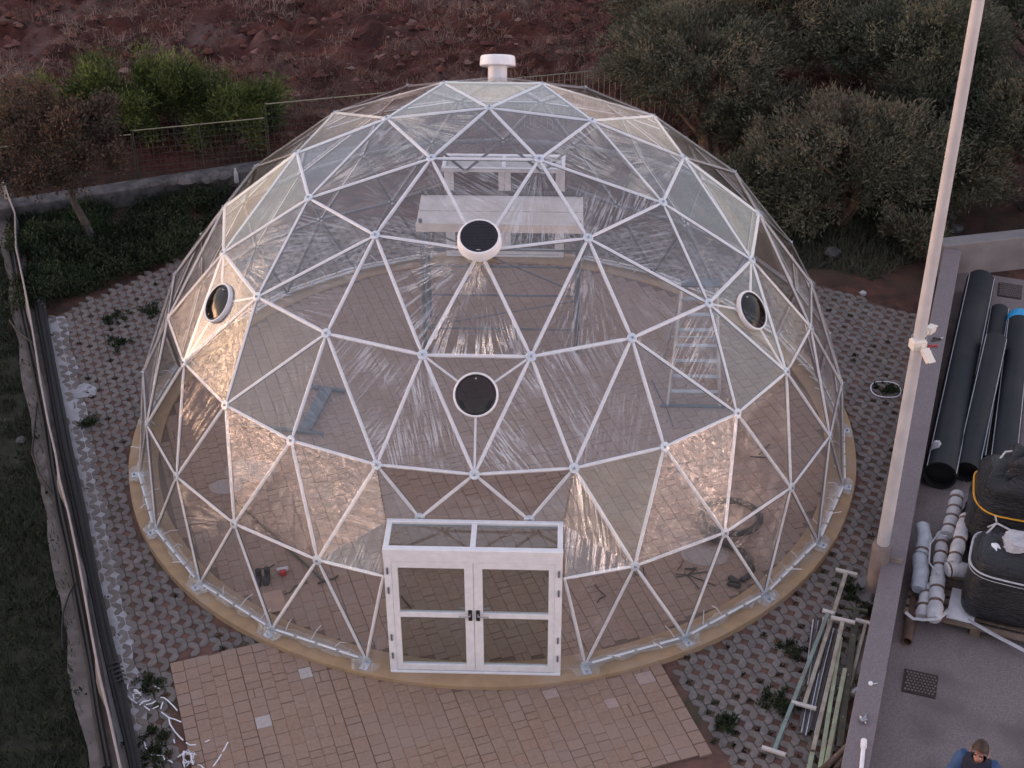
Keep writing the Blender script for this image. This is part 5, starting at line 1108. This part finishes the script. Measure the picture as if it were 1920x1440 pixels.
tbar(C10(505, 450, .16), C10(305, 1315, .06), .055, 'beige', 'cream T bar with one wide cross bar in the middle of the stack', .32, 0)
tbar(C10(490, 560, .11), C10(352, 1440, .05), .055, 'palegreen', 'pale green bar without cross bar right of the middle T bar', 0, 0)
tbar(C10(660, 466, .12), C10(550, 900, .0), .042, 'beige', 'short cream T bar closest to the wall', .28, 0)
tbar(C10(596, 378, .10), C10(482, 1300, .07), .085, 'darkgreen', 'wide dark olive T bar under the others', .30, 0, 'darkgreen')
tbar(C10(520, 770, .13), C10(392, 1420, .08), .055, 'palegreen', 'pale green bar lying beside the wide dark olive bar', 0, 0)
tbar(C10(455, 1130, .03), C10(400, 1470, .03), .05, 'beige', 'cream bar end at the bottom edge of the stack', 0, 0)
tbar(C10(300, 1335, .02), C10(270, 1480, .02), .06, 'palegreen', 'lowest pale bar end left in the stack', 0, 0)
rr_ = random.Random(12)
for k in range(17):
    x0 = 305+k*11.5; x1 = 165+k*10.0; ya, yb_ = 432+rr_.uniform(-12, 30)+max(0, k-8)*12, 1195+rr_.uniform(-35, 25)
    if k < 4: yb_ = 760+k*40
    if k < 4: x1 = x0-(x0-165)*((yb_-432)/763)*0.72
    a, b = C10(x0, ya, -.02+.012*(k % 3)), C10(x1, yb_, -.03+.012*(k % 2))
    tag(MB().tube([a, a.lerp(b, .5)+Vector((rr_.uniform(-.012, .012), 0, 0)), b], 0.0105, n=6).build('steel_rod', M[('galv', 'rust', 'scaf')[k % 3]], smooth=True, loc=tuple(a)), ['leftmost', 'second', 'third', 'fourth', 'fifth', 'sixth', 'seventh', 'eighth', 'middle', 'tenth', 'eleventh', 'twelfth', 'thirteenth', 'fourteenth', 'fifteenth', 'sixteenth', 'rightmost'][k]+' thin steel rod'+('' if k in (0, 8, 16) else ' from the left')+' in the bundle under the T bars', 'rod', 'thin steel rods under the T bars')
for i, (a, b) in enumerate((((596, 1232), (385, 1440)), ((602, 1276), (455, 1450)), ((618, 1340), (545, 1450)), ((540, 1290), (330, 1480)))):
    A, B = C10(*a, .16-.02*i), C10(*b, .06); t = thing('steel_tube', tuple(A), ['rusty steel tube nearest the can, its open end on the stack', 'second rusty steel tube, below the one near the can', 'short rusty tube touching the foot of the wall at the bottom', 'rusty tube that crosses under the other three'][i], 'tube', 'rusty steel tubes at the end of the stack'); d = (B-A)
    MB().lathe([(.028, 0), (.036, 0), (.036, d.length), (.028, d.length), (.028, 0)], 14, A, d, cap=False).build('barrel', M['rust'] if i % 2 else M['wood'], t, smooth=True); MB().lathe([(0, 0.03), (.029, .03)], 10, A, d, cap=False).build('bore_shade', M['black'], t)  # black disc just inside each tube end imitates the dark of the opening

# ------------------------------------------------------------------ white strips left of the terrace
def strip(px, r, label, grp='cut white strips scattered by the terrace', z=-0.065):
    pts = [G(u, v, z+0.02*(i % 2)) for i, (u, v) in enumerate(px)]; tag(MB().tube(pts, r, n=5, flat=0.5).build('plastic_strip', M['strip'], smooth=True, loc=tuple(pts[0])), label, 'strip', grp)
def C8(x, y): return (220+x/8, 1260+y/8)
for q, lb_ in (([(165, 175), (150, 215), (155, 260)], 'short curved white strip beside the hoses'), ([(160, 360), (205, 405), (245, 430), (290, 470)], 'white strip lying over the mortar kerb'), ([(330, 500), (390, 440), (470, 430), (500, 410)], 'bent white strip with a fork in the middle'), ([(430, 490), (520, 470), (575, 435)], 'bright white strip right of the forked one'),
    ([(400, 510), (440, 540), (490, 575)], 'short white strip under the forked one'), ([(530, 550), (620, 510)], 'straight short white strip in the middle'), ([(685, 450), (665, 500), (655, 555)], 'small upright white strip right of the short straight one'), ([(650, 380), (700, 385), (760, 430), (850, 520), (900, 580)], 'long arched white strip ending at the terrace edge'),
    ([(660, 600), (770, 685), (850, 705), (960, 750)], 'white strip reaching the terrace edge'), ([(770, 690), (790, 780), (860, 890), (930, 970), (990, 1025)], 'longest white strip, curving down to the terrace'), ([(845, 1010), (860, 1065)], 'tiny white strip above the tangle'), ([(1300, 1055), (1385, 1020)], 'short white strip on the terrace'), ([(1030, 1060), (1090, 1095), (1180, 1090)], 'curved white strip on the terrace corner'),
    ([(1420, 1440), (1500, 1330), (1570, 1220), (1660, 1050)], 'long straight white strip on the terrace'), ([(400, 1040), (430, 1130), (450, 1190)], 'thin white strip in the lower weeds'), ([(490, 1240), (600, 1250), (690, 1250), (710, 1320)], 'hooked white strip above the lowest weed tuft'), ([(150, 1105), (220, 1085), (265, 1045)], 'white strip over the black hoses'), ([(565, 215), (640, 250)], 'short broad white strip on the weed tuft'), ([(720, 1315), (790, 1330), (830, 1360)], 'faint white strip right of the hooked one'), ([(1200, 1390), (1250, 1400), (1300, 1450)], 'white strip at the bottom of the terrace')):
    strip([C8(*p) for p in q], 0.0095, lb_)
def tangle(cx, cy, w, n, seed, label):
    rr_ = random.Random(seed); s = MB(); o = G(*C8(cx, cy), -.06)
    for k in range(n):
        a = rr_.random()*6.28; pts = []
        for i in range(5): a += rr_.uniform(-1.6, 1.6); pts.append(G(*C8(cx+math.cos(a)*w*rr_.uniform(.3, 1), cy+math.sin(a)*w*rr_.uniform(.3, 1)), -.07+rr_.random()*0.14))
        s.tube(pts, 0.0095, n=5, flat=.5)
    tag(s.build('strip_tangle', M['strip'], smooth=True, loc=tuple(o)), label, 'strips')
tangle(1050, 1290, 150, 9, 2, 'tangled ball of white strips at the left edge of the terrace'); tangle(270, 350, 95, 4, 4, 'loose coil of white strips by the black hoses')

# ------------------------------------------------------------------ inside the dome
sx0, sx1, sy0, sy1, SP = -1.25, 1.32, 2.2, 3.3, 2.35
sc_ = thing('scaffold_tower', (0, 2.7, -0.03), 'low wheeled scaffold tower with a pale plank deck inside the dome', 'scaffold')
for x in (sx0, sx1):
    for y in (sy0, sy1):
        MB().tube([(x, y, 0.12), (x, y, SP+0.15)], 0.033, n=10).build('upright', M['scaf'], sc_, smooth=True)
        cst = MB(); cst.lathe([(0.055, -.03), (0.075, -.02), (0.075, .02), (0.055, .03)], 16, (x, y, 0.045), (1, .3, 0)); cst.build('caster', M['rubber'], sc_, smooth=True)
        MB().box((x, y, 0.115), (0.05, 0.06, 0.05)).build('caster_fork', M['scaf'], sc_)
    for z in (0.35, 0.75, 1.15, 1.55, 1.95): MB().tube([(x, sy0, z), (x, sy1, z)], 0.026, n=8).build('rung', M['scaf'], sc_, smooth=True)
    MB().tube([(x+.04, sy0, .4), (x+.04, sy1, 1.9)], 0.014, n=6).build('end_brace', M['scaf'], sc_)
for y, z in ((sy0, 0.42), (sy1, 0.42), (sy1, 1.0), (sy0, 1.95), (sy1, 1.95)): MB().tube([(sx0, y, z), (sx1, y, z)], 0.017, n=6).build('ledger', M['scaf'], sc_)
MB().tube([(sx0, sy0, 0.45), (sx1, sy0, 1.0)], 0.012, n=6).build('brace', M['scaf'], sc_); MB().tube([(sx0, sy1, 1.7), (sx1, sy1, 0.5)], 0.014, n=6).build('brace', M['scaf'], sc_)
for y0, y1 in ((sy0, 2.73), (2.75, sy1)): MB().box(((sx0+sx1)/2, (y0+y1)/2, SP), (2.72, y1-y0, 0.05), bev=.006).build('plank', M['plank'], sc_)
for y in (sy0-.03, sy1+.03): MB().box(((sx0+sx1)/2, y, SP+0.02), (2.72, 0.025, 0.15)).build('toe_board', M['plank_edge'] if y > 3 else M['plank'], sc_)
# step ladder
a1, a2 = G(1252, 762, -.03), G(1350, 764, -.03); lb0 = (a1+a2)/2; top_z = 2.0
lad = thing('step_ladder', (lb0.x, lb0.y, -.03), 'grey aluminium step ladder standing inside the dome on the right', 'ladder')
t1_, t2_ = a1+Vector((0.16, 0.55, top_z)), a2+Vector((-0.16, 0.55, top_z)); b1_, b2_ = a1+Vector((-.02, 1.25, 0)), a2+Vector((.0, 1.25, 0))
for p, q in ((a1, t1_), (a2, t2_)): MB().tube([p, q], 0.032, n=8).build('rail', M['alu'], lad, smooth=True)
for p, q in ((b1_, t1_), (b2_, t2_)): MB().tube([p, q], 0.024, n=8).build('rear_leg', M['alu'], lad, smooth=True)
for k in range(1, 8): f_ = k/8; c = a1.lerp(t1_, f_); d = a2.lerp(t2_, f_); MB().box((c+d)/2, ((d-c).length, 0.09, 0.028)).build('tread', M['alu'], lad)
MB().box((t1_+t2_)/2, ((t2_-t1_).length+.06, 0.22, 0.03)).build('top_step', M['scaf'], lad)
MB().tube([a1+Vector((-.12, 0, .02)), a2+Vector((.08, 0, .02))], 0.03, n=8).build('stabiliser', M['scaf'], lad); MB().tube([b1_.lerp(t1_, .35), b2_.lerp(t2_, .35)], 0.014, n=6).build('cross_bar', M['alu'], lad)
# H frame lying on the left
zf = -.03
hf = thing('trestle', tuple(G(590, 770, zf)), 'dark H shaped steel frame lying on the floor at the left', 'frame')
for a, b, r_ in (((580, 724), (648, 733), .035), ((452, 795), (606, 813), .03)): MB().tube([G(*a, zf+.05), G(*b, zf+.05)], r_, n=8).build('beam', M['scaf'], hf, smooth=True)
A, B = G(612, 730, zf+.08), G(572, 806, zf+.08); d = (B-A); MB().box((A+B)/2, (0.20, d.length, 0.05), math.atan2(d.y, d.x)-PI/2).build('web', M['scaf'], hf)
# flexible hose coil
c = G(1368, 972, zf+.05); pts = []
for i in range(34): a = rad(200)-i*rad(12.4); pts.append(c+Vector((math.cos(a)*0.44, math.sin(a)*0.40, 0.0+0.0018*i)))
pts += [G(1318, 1000, zf+.11), G(1340, 1012, zf+.06), G(1368, 1022, zf+.05), G(1392, 1034, zf+.05), G(1405, 1052, zf+.05), G(1412, 1075, zf+.05)]
fine = []
for i in range(len(pts)-1):
    for k in range(5): fine.append(pts[i].lerp(pts[i+1], k/5))
tag(MB().tube(fine, [0.052 if i % 2 else 0.043 for i in range(len(fine))], n=10).build('duct_hose', M['rubber'], smooth=True, loc=tuple(c)), 'black ribbed flexible hose coiled in a loop on the dome floor', 'hose')
# rod along the left floor
a, b = G(440, 938, zf+.02), G(608, 1090, zf+.02); tag(MB().tube([a, b], 0.018, n=6).build('floor_rod', M['darkgreen'], loc=tuple(a)), 'long dark green rod lying on the dome floor at the left', 'rod')
b = G(612, 1092, zf+.02); s = MB(); s.tube([b+Vector((-.12, -.02, 0)), b+Vector((0, .0, .03)), b+Vector((.1, .06, .02)), b+Vector((.14, .14, 0))], 0.016, n=6); tag(s.build('cable', M['rubber'], loc=tuple(b)), 'short dark cable end at the tip of the green rod', 'cable', 'black cables on the dome floor')
s = MB(); c = G(513, 1128, zf+.012); s.box(c, (0.30, 0.42, 0.012), rad(20)); tag(s.build('cardboard', M['card'], loc=tuple(c)), 'flat piece of pinkish cardboard on the dome floor', 'cardboard')
def glove(u, v, label, rot):
    c = G(u, v, zf); t = thing('work_boot', tuple(c), label, 'boot', 'dark work boots by the cardboard'); s = MB(); s.add(*soft_box(c, 0.095, 0.27, 0.09, rot, int(u), .8, rough=.02)); s.build('sole', M['black'], t, smooth=True)
    Rz = Matrix.Rotation(rot, 3, 'Z'); MB().lathe([(.04, .0), (.045, .06), (.042, .1), (.03, .1)], 12, c+Rz @ Vector((0, .07, .06))).build('shaft', M['rubber'], t, smooth=True)
glove(485, 1091, 'left of two dark work boots by the cardboard', .1); glove(501, 1088, 'right of two dark work boots by the cardboard', .05)
c = G(531, 1078, zf); s = thing('red_box', tuple(c), 'small red box on the floor behind the boots', 'box'); MB().box(c+Vector((0, 0, .04)), (.09, .07, .08), .3, bev=.01).build('body', M['red'], s); MB().box(c+Vector((-.02, .08, .03)), (.16, .07, .05), .3, bev=.01).build('lid', M['cloth'], s)
def cable(px, label, r=0.008, grp='black cables on the dome floor'):
    pts = [G(u, v, zf+.015) for u, v in px]; tag(MB().tube(pts, r, n=5).build('cable', M['rubber'], smooth=True, loc=tuple(pts[0])), label, 'cable', grp)
cable([(483, 1076), (490, 1066), (502, 1066), (515, 1058)], 'thin black cable behind the boots'); cable([(533, 1114), (545, 1110), (552, 1100), (568, 1096), (575, 1090)], 'thin black cable right of the cardboard')
cable([(1115, 1096), (1125, 1108), (1136, 1118), (1124, 1122), (1120, 1130)], 'zigzag black cable right of the door'); cable([(1186, 1064), (1192, 1078), (1208, 1080), (1206, 1064)], 'hook shaped black cable under the right strut hub')
for q, lb_ in (([(1266, 1076), (1288, 1078), (1330, 1071)], 'upper of the thin wires crossing at the right'), ([(1268, 1082), (1290, 1078), (1342, 1098)], 'middle of the thin wires crossing at the right'), ([(1283, 1074), (1294, 1084), (1311, 1104)], 'lowest of the thin wires crossing at the right')): cable(q, lb_, .008)
cable([(1284, 1066), (1298, 1067), (1306, 1064), (1296, 1074), (1288, 1078)], 'black looped cable over the thin wires', .014)
cable([(1270, 1070), (1280, 1056), (1281, 1048)], 'short thin wire above the black looped cable', .006)
cable([(1420, 838), (1434, 840), (1443, 833), (1430, 846), (1424, 852)], 'dark cable knot far right on the dome floor', .014); cable([(1406, 856), (1440, 858), (1452, 872)], 'curved dark cable far right on the dome floor', .012)
cable([(1222, 712), (1236, 742), (1252, 770), (1262, 800)], 'thin dark cable left of the step ladder', .008); cable([(702, 1232), (722, 1230), (732, 1226)], 'short dark cable left of the door foot', .008); cable([(752, 1118), (760, 1128), (770, 1140)], 'dark stick behind the left door pane', .012)
# tool heap and clear plastic
c = G(1385, 1092, zf); t = thing('tool_heap', tuple(c), 'small heap of dark tools at the end of the ribbed hose', 'tools'); rr_ = random.Random(4)
for k in range(4): MB().box(c+Vector((rr_.uniform(-.12, .12), rr_.uniform(-.1, .1), .04)), (.07, .17, .07), rr_.random()*3, bev=.012).build('tool', M['black'], t)
for k, (u, v, sz, lb_) in enumerate(((1322, 1042, .34, 'crumpled clear plastic sheet beside the ribbed hose'), (470, 885, .4, 'clear plastic sheet on the floor near the left wall'), (424, 915, .25, 'small heap of pale plastic on the floor far left'))):
    c = G(u, v, zf); rr_ = np.random.default_rng(80+k); n_ = 16; vs = []; fs = []
    for i in range(n_):
        for j in range(n_): a, b = (i/(n_-1)-.5)*2, (j/(n_-1)-.5)*2; vs.append((c.x+a*sz*(1-.25*b*b), c.y+b*sz*.7*(1-.25*a*a), zf+.012+rr_.random()*.07*(1-max(abs(a), abs(b)))+.015))
    for i in range(n_-1):
        for j in range(n_-1): fs.append((i*n_+j, (i+1)*n_+j, (i+1)*n_+j+1, i*n_+j+1))
    vv = np.array(vs)-np.array([c.x, c.y, zf]); me = npmesh('plastic_sheet', vv, fs, M['clearbag'], smooth=True); uvl = me.uv_layers.new(name='UVMap'); uvl.data.foreach_set('uv', vv[np.array(fs).ravel()][:, :2].astype(np.float32).ravel())
    tag(link('plastic_sheet', me, loc=(c.x, c.y, zf)), lb_, 'plastic sheet', 'loose clear plastic on the dome floor')

# ------------------------------------------------------------------ person in the yard
def skin_obj(name, verts, edges_, radii, m, parent, root=0, sub=2, off=Vector((0, 0, 0))):
    me = bpy.data.meshes.new(name); me.from_pydata([tuple(Vector(v)) for v in verts], edges_, []); me.materials.append(m)
    o = bpy.data.objects.new(name, me); COL.objects.link(o); o.parent = parent
    md = o.modifiers.new('skin', 'SKIN'); md.use_smooth_shade = True; md.branch_smoothing = 0.6
    sk = me.skin_vertices[0].data
    for i, r_ in enumerate(radii): sk[i].radius = r_ if isinstance(r_, tuple) else (r_, r_); sk[i].use_root = (i == root)
    sd2 = o.modifiers.new('sub', 'SUBSURF'); sd2.levels = sub; sd2.render_levels = sub
    return o
hp = G(1843, 1402, 1.58); pbase = Vector((hp.x+0.03, hp.y+.10, zy))
per = thing('person', tuple(pbase), 'man in a navy vest with blue sleeves, looking down in the yard', 'person')
per.rotation_euler = (0, 0, rad(-28))                 # local -Y is the way he faces
# joints (local): pelvis, spine, chest, neck, head; arms; legs
J = [(0, 0.02, 0.92), (0, 0.0, 1.10), (0, -0.03, 1.30), (0, -0.06, 1.43), (0, -0.09, 1.50), (0, -0.12, 1.58), (0, -0.125, 1.68),
     (-0.17, -0.04, 1.39), (-0.26, -0.10, 1.13), (-0.23, -0.33, 1.06), (-0.21, -0.40, 1.05), (0.17, -0.04, 1.39), (0.27, -0.10, 1.13), (0.22, -0.32, 1.10), (0.20, -0.39, 1.10),
     (-0.09, 0.02, 0.86), (-0.11, -0.03, 0.47), (-0.12, 0.03, 0.08), (-0.13, -0.12, 0.04), (0.09, 0.02, 0.86), (0.11, -0.03, 0.47), (0.12, 0.03, 0.08), (0.13, -0.12, 0.04),
     (0, -0.20, 1.535), (0, -0.235, 1.595)]
ED = [(0, 1), (1, 2), (2, 3), (3, 4), (4, 5), (5, 6), (2, 7), (7, 8), (8, 9), (9, 10), (2, 11), (11, 12), (12, 13), (13, 14), (0, 15), (15, 16), (16, 17), (17, 18), (0, 19), (19, 20), (20, 21), (21, 22), (5, 23), (5, 24)]
RD = [(.14, .10), (.14, .10), (.155, .105), .06, .055, (.082, .098), (.066, .078), .058, .045, .036, .032, .058, .045, .036, .032, .085, .062, .045, .036, .085, .062, .045, .036, .035, .016]
CLOTHED = {0, 1, 2, 7, 8, 11, 12, 15, 16, 17, 19, 20, 21}
RB = [(tuple(x*0.78 for x in r_) if isinstance(r_, tuple) else r_*0.78) if i in CLOTHED else r_ for i, r_ in enumerate(RD)]
body = skin_obj('body', J, ED, RB, M['skin'], per)
def pick(idx, grow, names, m, name):
    mp_ = {k: i for i, k in enumerate(idx)}; es = [(mp_[a], mp_[b]) for a, b in ED if a in mp_ and b in mp_]
    rs_ = []
    for k in idx: r_ = RD[k]; rs_.append(tuple(x+grow for x in r_) if isinstance(r_, tuple) else r_+grow)
    return skin_obj(name, [J[k] for k in idx], es, rs_, m, per)
vm = []; vf = []; vn_ = 28
for z_, rx_, ry_, cy_ in ((0.88, .165, .125, .02), (0.98, .168, .122, .01), (1.10, .175, .125, 0), (1.22, .19, .13, -.015), (1.31, .212, .132, -.03), (1.37, .222, .122, -.04), (1.42, .185, .105, -.05), (1.455, .115, .088, -.06), (1.475, .078, .075, -.065)):
    for i in range(vn_):
        th = 2*PI*i/vn_; f_ = 1+0.02*math.sin(5*th+z_*20); vm.append((rx_*math.cos(th)*f_, cy_+ry_*math.sin(th)*f_, z_+0.012*math.cos(2*th)))
for j in range(8):
    for i in range(vn_): vf.append((j*vn_+i, j*vn_+(i+1) % vn_, (j+1)*vn_+(i+1) % vn_, (j+1)*vn_+i))
link('vest', MB().add(vm, vf).mesh('vest', M['navy'], smooth=True), per)
for ks in ((7, 8, 9), (11, 12, 13)):
    q = [Vector(J[k]) for k in ks]; d0 = (q[1]-q[0])
    link('sleeve', MB().tube([q[0]-d0*0.12+Vector((0, 0, .03)), q[0]+d0*.05, q[0]+d0*.3, q[0]+d0*.65, q[1], q[1].lerp(q[2], .5), q[1].lerp(q[2], .85)], [.05, .083, .078, .066, .064, .055, .05], n=14).mesh('sleeve', M['blue'], smooth=True), per)
pick([0, 15, 16, 17, 19, 20, 21], 0.016, None, M['navy'], 'trousers')
for sgn_, k in ((-1, 10), (1, 14)):
    w0 = Vector(J[k]); fv = [tuple(w0)]; fe = []; fr_ = [(.034, .018)]
    fv.append(tuple(w0+Vector((0, -.055, -.01)))); fe.append((0, 1)); fr_.append((.036, .016))
    for i, (dx, L) in enumerate(((-.027, .062), (-.009, .072), (.009, .067), (.027, .05))):
        b0 = w0+Vector((dx, -.075, -.012)); k0_ = len(fv); fv += [tuple(b0), tuple(b0+Vector((0, -L*.5, -.012))), tuple(b0+Vector((0, -L*.85, -.04)))]; fe += [(1, k0_), (k0_, k0_+1), (k0_+1, k0_+2)]; fr_ += [.0095, .009, .0075]
    k0_ = len(fv); th_ = w0+Vector((-sgn_*.03, -.02, 0)); fv += [tuple(th_), tuple(th_+Vector((-sgn_*.022, -.03, -.012))), tuple(th_+Vector((-sgn_*.02, -.058, -.02)))]; fe += [(0, k0_), (k0_, k0_+1), (k0_+1, k0_+2)]; fr_ += [.012, .010, .008]
    skin_obj('hand', fv, fe, fr_, M['skin'], per, sub=1)
s = MB(); hv = []; hf_ = []; nu, nv_ = 28, 12
for j in range(nv_+1):
    for i in range(nu):
        th = 2*PI*i/nu; front = max(0, -math.sin(th)); ph = (j/nv_)*(PI*0.60-front*PI*0.30); hv.append((math.sin(ph)*math.cos(th)*0.092, -0.115+math.sin(ph)*math.sin(th)*0.112, 1.635+math.cos(ph)*0.128+0.003*math.sin(i*5+j*3)))
for j in range(nv_):
    for i in range(nu): hf_.append((j*nu+i, j*nu+(i+1) % nu, (j+1)*nu+(i+1) % nu, (j+1)*nu+i))
s.add(hv, hf_); me = s.mesh('hair', M['hair'], smooth=True); ho = link('hair', me, per); ho.location = (0, 0.012, 0)
for sx_ in (-1, 1):
    link('ear', MB().lathe([(.0, -.012), (.024, -.008), (.028, .004), (.014, .012), (0, .01)], 12, (sx_*.092, -.105, 1.59), (sx_, .2, 0), cap=False).mesh('ear', M['skin'], smooth=True), per)
    link('eye', MB().lathe([(0, .007), (.006, .005), (.008, 0)], 10, (sx_*.033, -.212, 1.622), (0, -1, 0), cap=False).mesh('eye', M['eye'], smooth=True), per)
    link('eyebrow', MB().box((sx_*.035, -.212, 1.648), (.04, .014, .010), sx_*-.15).mesh('eyebrow', M['hair']), per)
link('mouth', MB().box((0, -.218, 1.548), (.046, .010, .009), bev=.003).mesh('mouth', M['tape']), per)
# a few stray stones and clods near the bare soil edges
for i, (u, v, sz, lb_) in enumerate(((1618, 552, .07, 'white crumpled scrap on the red soil at the right end of the paving'), (1612, 568, .05, 'pale pebble beside the white scrap at the paving end'), (40, 828, .09, 'pale stone in the grass left of the ledge'), (1792, 432, .13, 'pale rounded rock at the end of the right wall'), (1560, 478, .16, 'pale dusty rock between the big olive tree and the dome'), (160, 735, .22, 'pale spill of lime on the left paving'))):
    p = G(u, v, -.1); s = MB()
    if i == 5: s.lathe([(0, .03), (sz*.6, .026), (sz, .016)], 14, (p.x, p.y, -.1), cap=False); s.v = [Vector((x.x+random.uniform(-.04, .04), x.y+random.uniform(-.04, .04), x.z)) for x in s.v]
    else:
        s.lathe([(.01, -.02), (sz*.8, 0), (sz, sz*.4), (sz*.7, sz*.75), (.01, sz*.85)], 9, p); s.v = [x+Vector((random.uniform(-.2, .2)*sz, random.uniform(-.2, .2)*sz, random.uniform(-.08, .08)*sz)) for x in s.v]
    tag(s.build('scrap' if i == 0 else 'spill' if i == 5 else 'stone', M['cloth'] if i == 0 else M['kerb'] if i == 5 else M['stone'], smooth=(i > 2), loc=tuple(p)), lb_, 'scrap' if i == 0 else 'spill' if i == 5 else 'stone')
